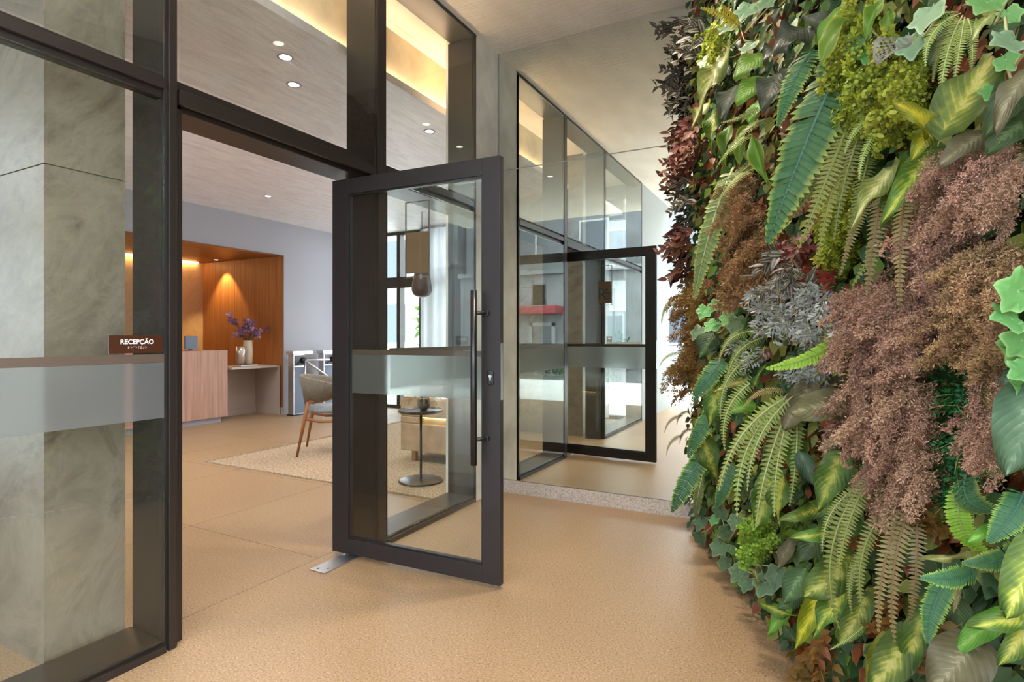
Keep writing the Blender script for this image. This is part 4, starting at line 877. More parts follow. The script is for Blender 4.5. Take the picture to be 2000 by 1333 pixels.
 ('dusty_miller','plant','silver blue foliage clump beside the dark red leaves',[('@','silver',((2.187,1.244,.13,-33,.067),(2.149,1.238,.14,-66,.091),(2.247,1.275,.17,-91,.067),(2.034,1.223,.06,57,.092),(2.156,1.274,.15,-110,.068),(2.113,1.264,.08,-192,.081),(2.203,1.21,.17,1,.061),(2.097,1.3,.12,-27,.096),(2.175,1.219,.11,-236,.074),(1.892,1.261,.06,-82,.106),(2.067,1.291,.05,-147,.071),(2.174,1.189,.15,-159,.073),(1.911,1.314,.05,-189,.099),(2.153,1.254,.08,33,.084),(2.087,1.215,.14,-85,.07),(2.152,1.321,.12,-21,.083),(2.055,1.183,.06,-190,.094),(2.087,1.276,.15,-223,.081),(2.117,1.308,.07,-225,.069),(1.976,1.167,.06,-45,.088),(2.194,1.326,.17,-155,.068),(2.316,1.224,.15,-43,.077)))]),
 ('dusty_miller','plant','silver foliage tuft hanging under the bright green level frond',[('@','silver',((1.909,1.081,.05,-96,.091),(2.01,1.079,.12,-41,.07),(2.122,1.112,.14,-159,.063),(1.932,1.06,.05,-113,.085),(1.949,1.1,.11,-79,.09),(2.116,1.108,.11,-118,.082),(1.871,1.046,.06,-182,.079),(1.905,1.119,.07,5,.088),(2.11,1.077,.1,-52,.06),(1.876,1.077,.11,0,.073),(2.055,1.127,.1,-4,.061),(1.9,1.035,.04,26,.087)))]),
 ('dusty_miller','plant','small silver sprigs left of the bright green level frond',[('@','silver',((1.585,1.117,.13,-75,.065),(1.278,1.084,.06,-170,.079),(1.306,1.15,.05,-156,.087),(1.549,1.071,.12,-52,.067),(1.163,1.139,.04,-176,.104),(1.632,1.133,.12,-114,.091)))]),
 ('fern','fern','bright lime fern frond lying level under the silver foliage',[('bright',2.247,1.209,.1,2.267,1.114,.318,.2,-10,-.08),('bright',2.097,1.29,.04,2.117,1.152,.091,.3,0,0)]),
 ('boston_fern','fern','lime boston fern arching left of the silver foliage',[('boston',1.525,1.226,.08,1.545,1.103,.234,.26,0,.28),('boston',1.536,1.197,.06,1.556,1.035,.206,.22,0,.2),('boston',1.451,1.134,.06,1.471,.86,.205,.2,0,.1),('boston',1.537,1.034,.08,1.557,.751,.214,.22,0,.1)]),
 ('boston_fern','fern','large lime boston fern fanning down from below the silver foliage',[('boston',1.878,1.007,.1,1.898,.593,.276,.16,0,.1),('boston',1.899,1.005,.1,1.919,.684,.343,.16,0,.16),('boston',1.919,.997,.1,1.939,.573,.23,.15,0,.08),('boston',1.927,.995,.1,1.947,.61,.173,.16,0,.05),('boston',1.895,.983,.08,1.915,.636,.112,.16,0,0),('dry',1.907,1.018,.12,1.927,.96,.269,.2,0,.2),('olive',1.74,.937,.08,1.76,.754,.25,.16,0,.12),('boston',1.959,1.007,.12,1.979,.701,.27,.14,0,.12)]),
 ('begonia','plant','big grey brown leaves below the silver foliage',[('taupe',2.207,1.011,.08,2.227,.989,.234,.72,0,.05),('taupe',1.94,1.044,.06,1.96,.898,.149,.6,0,0),('taupe',2.127,.911,.04,2.147,.869,.122,.6,0,0),('taupe',2.077,1.074,.03,2.097,1.029,.099,.5,0,0)]),
 ('arrowhead_vine','plant','yellow green arrowhead leaves between the stepped teal fronds',[('syn',1.014,.958,.08,1.034,.758,.135,.6,0,0),('syn',.907,.701,.131,.927,.472,.06,.6,0,0),('cream',1.355,1.01,.08,1.375,.967,.204,.4,0,0),('syn',1.569,1.016,.102,1.589,1.098,.06,.35,0,0),('pothos',1.393,.915,.05,1.413,.885,.149,.8,0,0),('syn',.782,.68,.05,.802,.494,.087,.55,0,0)]),
 ('peace_lily','plant','narrow yellow green strap leaves below the grey brown leaves',[('lily',1.871,.892,.06,1.891,.715,.095,.24,0,0),('lily',2.057,.899,.051,2.077,.779,.03,.22,0,0),('lily',1.853,.864,.03,1.873,.763,.047,.26,0,0)]),
 ('leafy_bush','plant','yellow green maidenhair mass at the top middle of the wall',[('@','maiden',((2.199,1.972,-0,-45,.112),(2.238,1.954,.05,-64,.115),(2.255,1.969,.02,-139,.103),(2.382,1.87,.09,-105,.078),(2.323,1.93,.11,-76,.081),(2.317,1.935,.04,-47,.094),(2.183,1.951,.02,-130,.103),(2.159,2.033,0,-61,.11),(2.296,1.907,.02,-109,.109),(2.167,1.982,.04,-148,.099),(2.382,1.927,.08,-40,.074),(2.392,1.845,.1,-145,.1),(2.174,2.018,.05,-66,.115),(2.346,1.898,.03,-95,.078),(2.223,1.944,.08,-112,.1),(2.268,1.997,.03,-120,.112),(2.458,1.821,.1,-94,.084),(2.026,2.073,-.01,-120,.11),(2.267,1.983,-.01,-159,.101),(2.374,1.84,.1,-84,.098),(2.19,2.033,.05,-135,.119),(2.342,1.89,.01,-108,.085),(2.211,1.94,.08,-133,.117),(2.434,1.915,.09,-72,.1),(2.178,1.916,-.01,-128,.119),(2.24,1.998,.1,-104,.092))),('@','maiden',((2.149,2.116,.01,-111,.101),(2.187,2.091,.06,-141,.077),(2.14,2.146,0,-140,.072),(2.194,2.073,.03,-86,.1),(2.094,2.172,.02,-100,.089),(2.329,2.033,.08,-110,.088),(2.109,2.112,.03,-119,.077),(2.241,2.111,.08,-83,.077),(2.189,2.07,.01,-63,.102),(2.109,2.133,.05,-105,.085),(2.217,2.113,.02,-64,.094),(2.284,2.001,.08,-114,.078)))]),
 ('leafy_bush','plant','yellow green maidenhair mass left of the big variegated leaf',[('@','maiden',((2.379,1.779,.04,-119,.113),(2.283,1.809,.01,-79,.106),(2.329,1.826,.01,-89,.111),(2.486,1.714,.1,-161,.096),(2.297,1.822,.03,-92,.122),(2.515,1.742,.1,-59,.109),(2.377,1.748,.07,-112,.085),(2.429,1.802,.09,-148,.097),(2.421,1.737,.04,-99,.102),(2.201,1.836,-.01,-107,.121),(2.53,1.757,.11,-151,.077),(2.454,1.703,.1,-53,.113),(2.324,1.843,.06,-93,.11),(2.535,1.72,.09,-77,.074),(2.272,1.795,.04,-82,.131),(2.353,1.854,.02,-97,.101),(2.384,1.734,.01,-77,.099),(2.234,1.853,.03,-96,.119),(2.44,1.781,.03,-97,.098),(2.447,1.69,.09,-96,.097),(2.335,1.866,.05,-120,.106),(2.454,1.715,.04,-78,.078),(2.316,1.775,.08,-91,.09),(2.418,1.834,.04,-72,.084))),('@','moss',((2.212,1.855,.02,-111,.124),(2.255,1.827,.07,-132,.105),(2.242,1.873,.03,-98,.109),(2.268,1.803,.04,-154,.095),(2.237,1.87,.07,-43,.124),(2.234,1.864,0,-134,.102),(2.168,1.834,.03,-96,.118),(2.226,1.903,.05,-159,.12),(2.408,1.754,.1,-84,.101),(2.091,1.884,.01,-126,.144),(2.297,1.871,.04,-103,.102),(2.226,1.782,.04,-92,.123)))]),
 ('leafy_bush','plant','lime moss strip between the olive and brownish boston ferns',[('@','moss',((2.038,1.556,-.01,-57,.11),(2.194,1.518,.08,-51,.109),(2.15,1.579,.05,-111,.115),(2.045,1.512,-.01,-69,.151),(2.201,1.54,.09,-90,.129),(2.127,1.564,.03,-123,.11),(2.108,1.483,.03,-77,.117),(2.215,1.597,.08,-110,.107),(2.073,1.521,-0,-75,.138),(2.072,1.564,.03,-97,.147),(2.131,1.621,.03,-106,.132),(2.024,1.471,-.01,-53,.151),(1.999,1.655,-.01,-104,.123),(2.158,1.54,.03,-64,.142),(2.131,1.489,.06,-92,.111),(2.099,1.65,.02,-52,.135),(2.07,1.471,-.01,-72,.133),(2.064,1.586,.03,-107,.146),(2.25,1.574,.08,-65,.123),(2.013,1.444,-.01,-100,.152),(1.964,1.684,-.02,-114,.119),(2.071,1.503,-.02,-69,.129),(2.128,1.507,.07,-102,.142),(2.171,1.649,.05,-66,.112),(2.004,1.429,-.02,-87,.13),(2.062,1.607,.04,-51,.135))),('@','moss',((2.488,1.789,.05,-62,.104),(2.495,1.779,.08,-99,.104),(2.436,1.849,.02,-95,.117),(2.464,1.761,.04,-41,.102),(2.451,1.83,.06,-96,.08),(2.446,1.827,.01,-45,.107),(2.378,1.78,0,-135,.114),(2.417,1.886,.02,-122,.09),(2.426,1.776,-0,-136,.091),(2.325,1.871,-0,-72,.125)))]),
 ('boston_fern','fern','sage boston fern under the pale ivy at the top right',[('boston',2.658,1.854,.08,2.678,1.74,.16,.22,0,.16),('boston',2.635,1.862,.06,2.655,1.683,.115,.2,0,.06),('boston',2.641,1.855,.06,2.661,1.705,.095,.2,0,0),('boston',2.65,1.848,.06,2.658,1.724,.06,.22,0,-.06),('boston',2.606,1.885,.05,2.626,1.807,.155,.22,0,.12),('olive',2.594,1.878,.04,2.614,1.736,.105,.2,0,.08)]),
 ('boston_fern','fern','small sage fern with curled tip beside the yellow arrowhead leaf',[('boston',2.434,1.724,.08,2.454,1.575,.17,.18,0,.12),('boston',2.371,1.772,.05,2.391,1.659,.172,.2,0,.1),('boston',2.241,2.002,.097,2.261,1.92,.04,.25,0,0),('boston',2.229,1.937,.098,2.249,1.884,.04,.25,0,0),('olive',2.077,2.06,.03,2.097,2.037,.099,.3,0,0)]),
 ('lace_leaf','leaf','grey skeleton leaf with lacy veins at the top of the wall',[('lace',2.546,1.867,.12,2.566,1.807,.192,.75,0,0)]),
 ('ivy','ivy','pale blue green ivy leaves beside the grey skeleton leaf',[('paleivy',2.631,1.884,.12,2.651,1.815,.151,.8,0,0),('paleivy',2.461,1.91,.06,2.473,1.844,.06,.9,0,0),('ivy',2.286,2.019,.08,2.306,1.942,.101,.8,0,0),('ivy',2.298,1.969,.06,2.318,1.908,.084,.7,0,0)]),
 ('ivy','ivy','light green ivy trailing from the top right corner',[('ivy',2.791,1.808,.12,2.811,1.764,.16,.9,0,0),('cream',2.811,1.761,.14,2.831,1.712,.18,.45,0,0),('paleivy',2.848,1.703,.12,2.868,1.683,.18,.55,0,0),('ivy',2.75,1.722,.067,2.77,1.684,.06,.9,0,0),('ivy',2.756,1.804,.067,2.776,1.764,.06,.8,0,0),('ivy',2.75,1.665,.08,2.77,1.629,.113,.8,0,0)]),
 ('caladium','plant','biggest variegated green and yellow heart leaf, upper right of the wall',[('varieg',2.694,1.611,.133,2.714,1.741,.06,.82,0,.04)]),
 ('arrowhead_vine','plant','deep yellow arrowhead leaf left of the biggest variegated leaf',[('yellow',2.653,1.616,.14,2.673,1.672,.222,.5,0,.1),('yellow',2.622,1.628,.12,2.642,1.565,.163,.7,0,0)]),
 ('philodendron','plant','dark green broad leaves at the right edge of the wall, upper part',[('dark',2.823,1.651,.08,2.843,1.546,.165,.5,0,0),('dark',2.8,1.597,.06,2.82,1.522,.145,.6,0,0),('taupe',2.874,1.637,.12,2.894,1.537,.188,.42,0,0),('dark',2.75,1.797,.04,2.77,1.741,.1,.7,0,0),('dark',2.513,1.872,.02,2.533,1.806,.06,.7,0,0)]),
 ('begonia','plant','grey green folded leaf above the upper pink heath',[('taupe',2.746,1.579,.1,2.766,1.518,.19,.55,0,0),('taupe',2.59,1.568,.06,2.61,1.533,.125,.5,0,0),('grey',2.066,2.136,.04,2.086,2.175,.14,.6,0,0)]),
 ('arrowhead_vine','plant','dark and yellow mottled leaves left of the upper pink heath',[('syn',2.584,1.589,.1,2.604,1.443,.202,.4,0,0),('cream',2.454,1.593,.1,2.474,1.457,.199,.34,0,0),('syn',2.43,1.557,.06,2.45,1.443,.142,.4,0,0),('yellow',2.559,1.603,.08,2.579,1.531,.12,.5,0,0)]),
 ('peace_lily','plant','light green strap leaves at the top left of the maidenhair mass',[('lily',2.274,2.054,.1,2.294,1.923,.184,.34,0,.1),('pothos',2.138,2.158,.06,2.158,2.015,.127,.4,0,0),('lily',2.345,2.066,.06,2.365,1.952,.109,.3,0,0),('lily',2.345,2.039,.041,2.365,1.956,.04,.4,0,0)]),
 ('heath','plant','dusty pink heath below the grey green folded leaf, uppermost pink mass',[('@','mist',((2.722,1.465,.11,-104,.107),(2.644,1.483,.08,-91,.106),(2.752,1.476,.13,-51,.11),(2.659,1.467,.06,-100,.095),(2.559,1.512,.03,-145,.097),(2.79,1.458,.14,-162,.075),(2.566,1.485,.03,-142,.122),(2.662,1.509,.08,-36,.087),(2.783,1.437,.13,-44,.078),(2.58,1.498,.06,-119,.093),(2.794,1.477,.15,-120,.091),(2.753,1.429,.14,-53,.1),(2.608,1.526,.06,-54,.09),(2.79,1.446,.12,-71,.098),(2.564,1.487,.05,-100,.103),(2.738,1.501,.12,-58,.095),(2.686,1.449,.05,-81,.107),(2.588,1.516,.08,-86,.1),(2.691,1.491,.04,-113,.116),(2.657,1.442,.09,-101,.088),(2.701,1.508,.14,-138,.104),(2.835,1.431,.14,-91,.08),(2.568,1.49,.07,-141,.095),(2.798,1.49,.15,-104,.088),(2.64,1.438,.04,-47,.111),(2.582,1.527,.08,-49,.115),(2.712,1.483,.05,-32,.101),(2.602,1.456,.08,-118,.097),(2.735,1.515,.13,-164,.099),(2.697,1.436,.05,-163,.102),(2.623,1.49,.12,-88,.102),(2.779,1.486,.1,-129,.083),(2.664,1.426,.09,-130,.119),(2.55,1.557,.05,-139,.103),(2.743,1.446,.06,-40,.081),(2.63,1.455,.12,-33,.12),(2.675,1.538,.07,-166,.089),(2.778,1.411,.11,-162,.076),(2.49,1.556,.04,-87,.097),(2.859,1.457,.15,-127,.102),(2.681,1.422,.12,-131,.104),(2.579,1.567,.05,-42,.132),(2.748,1.434,.06,-71,.079),(2.477,1.497,.04,-82,.14),(2.677,1.531,.04,-96,.114),(2.699,1.41,.07,-108,.095),(2.646,1.543,.12,-85,.088),(2.777,1.464,.08,-98,.093),(2.628,1.439,.11,-106,.103),(2.739,1.53,.14,-87,.081),(2.79,1.407,.1,-84,.074),(2.509,1.546,.07,-45,.133),(2.745,1.488,.05,-85,.084),(2.701,1.405,.13,-110,.091))),('@','mist',((2.806,1.492,.11,-145,.087),(2.678,1.524,.04,-124,.086),(2.798,1.509,.11,-107,.081),(2.684,1.508,.02,-136,.098),(2.613,1.554,.01,-101,.084),(2.71,1.529,.02,-61,.083),(2.742,1.487,.09,-89,.091),(2.644,1.568,.01,-38,.103),(2.755,1.485,.06,-58,.075),(2.599,1.542,.01,-147,.087),(2.71,1.548,.03,-148,.071),(2.75,1.474,.09,-107,.074),(2.638,1.564,.03,-148,.099),(2.724,1.516,.02,-28,.098)))]),
 ('heath','plant','dusty pink heath between the brownish fern and the uppermost pink mass',[('@','mist',((2.652,1.385,.12,-97,.092),(2.582,1.395,.1,-143,.094),(2.647,1.412,.12,-63,.125),(2.67,1.359,.14,-84,.12),(2.562,1.424,.09,-121,.111),(2.571,1.413,.06,-63,.128),(2.554,1.364,.07,-100,.093),(2.589,1.437,.1,-121,.122),(2.592,1.367,.07,-96,.108),(2.511,1.41,.07,-67,.125),(2.586,1.439,.07,-91,.126),(2.68,1.335,.14,-73,.091),(2.553,1.434,.09,-143,.133),(2.62,1.392,.08,-149,.107),(2.557,1.367,.1,-54,.124),(2.593,1.459,.08,-100,.112),(2.678,1.328,.13,-137,.087),(2.491,1.437,.07,-113,.103),(2.581,1.447,.05,-75,.115),(2.616,1.327,.12,-82,.095),(2.458,1.482,.03,-147,.124),(2.684,1.368,.11,-145,.106),(2.49,1.381,.07,-65,.131),(2.712,1.44,.15,-70,.079),(2.614,1.319,.09,-98,.12),(2.554,1.439,.11,-52,.096),(2.689,1.388,.11,-108,.118),(2.517,1.329,.06,-71,.134),(2.564,1.489,.07,-103,.101),(2.714,1.317,.14,-85,.085)))]),
 ('heath','plant','tan heath left of the bright ivy at the right edge',[('@','tmist',((2.805,1.287,.13,-56,.09),(2.762,1.289,.12,-136,.102),(2.749,1.309,.09,-126,.093),(2.776,1.276,.11,-104,.096),(2.744,1.301,.11,-117,.08),(2.72,1.305,.06,-80,.083),(2.704,1.273,.07,-167,.104),(2.65,1.329,.04,-135,.097),(2.81,1.278,.12,-64,.088),(2.645,1.3,.05,-63,.086),(2.775,1.318,.1,-168,.095),(2.722,1.262,.08,-60,.093),(2.756,1.317,.13,-65,.112),(2.795,1.296,.1,-179,.089),(2.745,1.273,.12,-151,.095),(2.743,1.334,.1,-110,.115),(2.802,1.257,.12,-168,.094),(2.694,1.305,.1,-140,.092),(2.775,1.31,.08,-99,.103),(2.679,1.253,.05,-135,.083),(2.759,1.329,.13,-161,.095),(2.797,1.274,.09,-161,.084),(2.617,1.292,.05,-121,.116),(2.696,1.346,.04,-178,.119),(2.723,1.252,.06,-74,.083),(2.719,1.315,.12,-45,.117),(2.81,1.293,.1,-95,.099),(2.735,1.25,.11,-90,.08),(2.756,1.346,.1,-145,.105),(2.788,1.26,.09,-82,.088),(2.73,1.297,.14,-73,.094),(2.801,1.323,.1,-62,.074),(2.788,1.236,.13,-40,.08),(2.737,1.331,.13,-145,.088),(2.832,1.277,.11,-72,.084),(2.746,1.259,.14,-118,.079),(2.757,1.351,.09,-175,.087),(2.83,1.24,.13,-82,.104),(2.737,1.327,.14,-91,.085),(2.81,1.313,.09,-46,.103)))]),
 ('heath','plant','dusty pink heath largest mass, hanging at the wall middle',[('@','mist',((2.558,1.218,.15,-159,.105),(2.448,1.215,.11,-154,.111),(2.536,1.239,.14,-76,.108),(2.486,1.202,.11,-56,.106),(2.471,1.231,.14,-111,.101),(2.591,1.23,.15,-80,.104),(2.517,1.192,.15,-103,.1),(2.363,1.258,.07,-159,.124),(2.586,1.204,.14,-101,.115),(2.403,1.217,.11,-71,.142),(2.554,1.256,.14,-150,.115),(2.403,1.178,.07,-89,.112),(2.5,1.257,.15,-114,.094),(2.624,1.214,.15,-133,.113),(2.366,1.194,.09,-147,.117),(2.517,1.271,.14,-101,.123),(2.576,1.176,.15,-79,.108),(2.337,1.242,.09,-114,.108),(2.557,1.253,.12,-147,.126),(2.469,1.168,.12,-127,.122),(2.459,1.28,.12,-132,.14),(2.572,1.189,.12,-153,.088),(2.391,1.192,.12,-113,.129),(2.548,1.273,.12,-115,.087),(2.581,1.165,.15,-94,.095),(2.328,1.257,.1,-139,.106),(2.647,1.218,.15,-141,.108),(2.343,1.158,.07,-109,.14),(2.517,1.285,.16,-143,.098),(2.487,1.167,.08,-139,.135),(2.265,1.211,.08,-135,.131),(2.512,1.271,.08,-110,.1),(2.485,1.15,.12,-67,.095),(2.387,1.282,.12,-60,.102),(2.586,1.204,.1,-113,.086),(2.299,1.175,.08,-115,.119),(2.586,1.285,.14,-60,.097),(2.556,1.155,.12,-159,.093),(2.316,1.252,.11,-158,.125),(2.51,1.268,.07,-81,.12),(2.437,1.154,.14,-82,.123),(2.441,1.297,.14,-152,.128),(2.644,1.17,.15,-60,.094),(2.303,1.206,.11,-94,.156),(2.507,1.299,.1,-110,.116),(2.515,1.141,.11,-59,.101),(2.315,1.27,.11,-97,.152),(2.617,1.212,.11,-81,.092),(2.433,1.173,.17,-131,.134),(2.369,1.321,.06,-91,.149),(2.611,1.156,.14,-132,.122),(2.218,1.219,.08,-75,.161),(2.656,1.253,.14,-143,.094),(2.453,1.131,.12,-105,.128),(2.313,1.309,.09,-167,.105),(2.61,1.186,.11,-147,.086),(2.403,1.182,.17,-61,.133),(2.524,1.302,.09,-157,.107),(2.461,1.124,.09,-59,.124),(2.251,1.293,.08,-127,.117),(2.556,1.246,.06,-62,.098),(2.287,1.122,.06,-67,.116)))]),
 ('heath','plant','dusty pink heath lower end of the largest mass, above the bottom olive fern',[('@','mist',((2.544,1.038,.14,-95,.1),(2.35,1.009,.05,-61,.136),(2.434,1.048,.08,-94,.124),(2.588,1.023,.16,-85,.089),(2.531,1.05,.16,-52,.115),(2.545,1.054,.13,-105,.111),(2.492,1.002,.14,-97,.134),(2.423,1.067,.08,-54,.098),(2.574,1.027,.14,-99,.116),(2.316,.992,.06,-95,.116),(2.515,1.071,.11,-95,.131),(2.537,.99,.14,-81,.116),(2.482,1.063,.15,-52,.131),(2.638,1.047,.16,-59,.1),(2.519,1.002,.17,-141,.13),(2.531,1.094,.14,-93,.095),(2.596,1.007,.15,-48,.12),(2.34,1.034,.08,-67,.152),(2.616,1.07,.15,-127,.11),(2.518,.977,.16,-59,.113),(2.345,1.075,.07,-46,.119),(2.582,1.031,.12,-53,.087),(2.319,.966,.07,-89,.123),(2.492,1.103,.1,-71,.099),(2.415,.948,.06,-57,.121),(2.417,1.068,.13,-71,.105),(2.58,1.048,.11,-113,.112),(2.367,.945,.08,-87,.113),(2.504,1.112,.12,-102,.106),(2.537,1.001,.09,-65,.097),(2.38,1.015,.12,-100,.123),(2.579,1.099,.13,-83,.106),(2.417,.936,.09,-69,.112),(2.371,1.079,.11,-131,.146),(2.508,1.003,.07,-62,.093),(2.314,.951,.08,-136,.109),(2.45,1.11,.06,-48,.105),(2.433,.939,.05,-67,.096),(2.261,1.052,.06,-81,.128),(2.523,1.051,.07,-127,.123),(2.288,.919,.05,-106,.108),(2.344,1.114,.06,-53,.139),(2.595,.986,.13,-134,.087),(2.218,.966,.05,-140,.142),(2.568,1.114,.12,-86,.101),(2.527,.941,.12,-85,.103),(2.291,1.091,.07,-67,.114),(2.598,1.031,.11,-108,.106),(2.457,.97,.17,-138,.132),(2.525,1.138,.13,-134,.104),(2.601,.983,.12,-130,.093),(2.275,1.046,.09,-142,.152),(2.518,1.095,.07,-78,.127),(2.516,.928,.13,-119,.098),(2.426,1.109,.14,-113,.12),(2.639,1.04,.13,-52,.106),(2.394,.958,.14,-83,.126),(2.484,1.142,.09,-133,.126))),('@','mist',((2.572,.901,.14,-85,.085),(2.422,.858,.07,-58,.095),(2.49,.904,.09,-89,.088),(2.455,.853,.06,-55,.103),(2.442,.88,.09,-110,.121),(2.563,.908,.11,-79,.108),(2.383,.829,.05,-131,.134),(2.572,.934,.16,-106,.084),(2.512,.868,.08,-108,.113),(2.341,.849,.05,-55,.14),(2.502,.924,.08,-88,.094),(2.462,.833,.08,-106,.101),(2.384,.891,.07,-118,.138),(2.521,.9,.07,-103,.102),(2.344,.817,.05,-76,.122),(2.45,.927,.06,-120,.124),(2.588,.869,.12,-62,.103),(2.48,.886,.14,-128,.099),(2.658,.94,.15,-124,.079),(2.524,.836,.12,-118,.103),(2.54,.948,.15,-90,.088),(2.653,.892,.15,-107,.082),(2.388,.835,.1,-109,.106),(2.637,.968,.16,-85,.098),(2.585,.846,.15,-93,.112),(2.459,.906,.14,-69,.112),(2.616,.924,.11,-55,.108),(2.486,.824,.13,-63,.103),(2.504,.956,.09,-93,.112),(2.594,.875,.1,-103,.117)))]),
 ('heath','plant','tan heath right of the largest pink mass',[('@','tmist',((2.685,1.197,.09,-98,.073),(2.725,1.193,.13,-146,.085),(2.597,1.213,.03,-42,.106),(2.67,1.182,.08,-42,.085),(2.587,1.206,.05,-82,.108),(2.661,1.202,.05,-44,.09),(2.647,1.177,.08,-148,.095),(2.697,1.22,.12,-56,.073),(2.755,1.182,.12,-61,.086),(2.699,1.199,.14,-41,.081),(2.742,1.223,.12,-131,.09),(2.669,1.169,.08,-55,.078),(2.687,1.223,.12,-96,.104),(2.647,1.198,.02,-153,.077),(2.664,1.171,.11,-153,.11),(2.672,1.234,.09,-111,.091),(2.717,1.176,.08,-73,.086),(2.586,1.205,.08,-144,.083),(2.714,1.212,.07,-48,.103),(2.581,1.157,.03,-65,.097),(2.642,1.231,.1,-136,.1),(2.776,1.178,.12,-56,.067),(2.581,1.189,.08,-73,.103),(2.635,1.233,.02,-76,.109),(2.749,1.159,.12,-40,.103),(2.682,1.228,.14,-137,.093),(2.728,1.204,.07,-94,.076),(2.703,1.159,.13,-153,.097))),('@','tmist',((2.765,1.158,.09,-51,.077),(2.74,1.157,.09,-40,.099),(2.711,1.175,.05,-100,.087),(2.731,1.14,.07,-130,.081),(2.773,1.167,.12,-146,.074),(2.823,1.169,.12,-146,.083),(2.679,1.133,.05,-95,.079),(2.724,1.191,.07,-45,.083),(2.765,1.145,.08,-78,.076),(2.63,1.148,.03,-30,.104),(2.793,1.193,.11,-57,.078),(2.751,1.123,.09,-54,.096),(2.692,1.192,.06,-130,.093),(2.693,1.161,.01,-127,.079)))]),
 ('heath','plant','dusty pink heath strip right of the dark green boxwood',[('@','mist',((2.836,1.047,.15,-76,.089),(2.8,1.034,.13,-142,.074),(2.736,1.056,.07,-121,.098),(2.7,1.008,.05,-137,.075),(2.777,1.048,.12,-72,.09),(2.717,1.042,.05,-136,.098),(2.812,1.021,.14,-93,.09),(2.672,1.065,.04,-140,.078),(2.837,1.023,.14,-58,.083),(2.773,1.036,.12,-110,.1),(2.839,1.087,.15,-68,.086),(2.796,.998,.12,-103,.077),(2.737,1.069,.09,-68,.079),(2.733,1.037,.05,-45,.097),(2.801,1.017,.14,-92,.082),(2.74,1.091,.08,-122,.074),(2.843,1.008,.15,-119,.082),(2.655,1.043,.04,-140,.097),(2.757,1.057,.07,-127,.089),(2.724,.971,.07,-137,.073),(2.669,1.088,.04,-102,.085),(2.775,1.018,.08,-46,.084),(2.793,1.025,.14,-69,.084),(2.809,1.105,.12,-61,.082),(2.686,.955,.04,-90,.102),(2.72,1.055,.09,-134,.094),(2.741,1.049,.05,-123,.09),(2.7,.969,.07,-97,.085),(2.769,1.11,.11,-76,.094),(2.842,.994,.14,-88,.09)))]),
 ('boxwood','plant','deep green boxwood strip below the tan heath',[('@','box',((2.728,1.07,.12,-18,.072),(2.712,1.057,.12,-189,.073),(2.614,1.09,.04,-193,.088),(2.573,1.02,.01,-92,.078),(2.667,1.079,.09,-177,.065),(2.72,1.089,.1,-94,.069),(2.581,1.015,.03,-111,.071),(2.641,1.116,.06,25,.075),(2.582,1.014,.01,-2,.091),(2.526,1.051,0,-171,.066),(2.609,1.114,.03,-22,.07),(2.612,.992,.04,-161,.089),(2.544,1.108,.01,-85,.072),(2.683,1.066,.07,-180,.077),(2.621,1.003,.06,-45,.085),(2.64,1.14,.06,-194,.063),(2.637,1.001,.04,-137,.06),(2.612,1.078,.07,-132,.084),(2.754,1.102,.12,-51,.065),(2.658,.979,.08,-99,.062),(2.591,1.148,.03,-53,.085),(2.707,1.037,.08,23,.077),(2.528,.991,.01,18,.071),(2.624,1.153,.04,-22,.075),(2.609,.965,.03,-161,.076),(2.598,1.1,.06,-158,.089))),('@','box',((2.62,.909,.06,-118,.066),(2.549,.883,.03,20,.093),(2.643,.941,.08,10,.076),(2.553,.863,.01,-159,.065),(2.575,.914,.05,-105,.065),(2.703,.936,.11,-40,.056),(2.604,.863,.07,-174,.084),(2.581,.953,.05,-170,.076),(2.658,.896,.07,-102,.083),(2.594,.885,.07,-204,.068),(2.551,.952,.01,-37,.068),(2.627,.85,.07,-143,.062),(2.586,.953,.06,-105,.064),(2.556,.893,-.01,-111,.071),(2.547,.831,.04,-103,.067),(2.663,.993,.1,-137,.063),(2.657,.857,.08,-114,.074),(2.478,.898,.01,-18,.094),(2.72,.977,.11,-98,.07),(2.501,.795,-0,-195,.094),(2.507,.974,0,-43,.074),(2.721,.919,.1,-128,.059)))]),
 ('ivy','ivy','bright mint ivy leaves at the right edge, mid height',[('ivy',2.918,1.27,.16,2.938,1.281,.227,1,0,0),('ivy',2.904,1.23,.16,2.924,1.226,.221,.9,0,0),('ivy',2.899,1.192,.14,2.919,1.202,.205,.5,0,0),('ivy',2.901,1.15,.14,2.921,1.133,.191,.6,0,0),('ivy',2.874,1.174,.12,2.894,1.192,.191,.4,0,0),('ivy',2.874,1.115,.12,2.894,1.129,.169,.45,0,0),('dark',2.823,1.305,.08,2.843,1.296,.137,.4,0,0)]),
 ('philodendron','plant','large blue green ribbed leaf at the right edge under the mint ivy',[('teal',2.884,1.132,.12,2.904,.978,.179,.55,0,0),('teal',2.802,1.145,.08,2.822,1.11,.129,.5,0,0)]),
 ('sword_fern','fern','teal fern with broad toothed leaflets at the lower right',[('sword',2.719,.936,.112,2.739,.872,.06,.7,0,.1),('sword',2.813,.93,.08,2.833,.846,.154,.5,0,0),('sword',2.827,.837,.1,2.847,.815,.206,.4,0,0)]),
 ('fern','fern','bright green fern tip hanging below the broad teal fern',[('bright',2.701,.91,.106,2.721,.775,.06,.34,0,.2)]),
 ('sword_fern','fern','teal fern frond pointing left, right of the bottom olive fern',[('sword',2.759,.779,.12,2.779,.761,.232,.42,0,0),('sword',2.668,.726,.1,2.688,.595,.162,.36,0,.08),('dry',2.735,.745,.14,2.755,.687,.159,.3,0,0),('cream',2.733,.795,.12,2.753,.784,.209,.24,0,0)]),
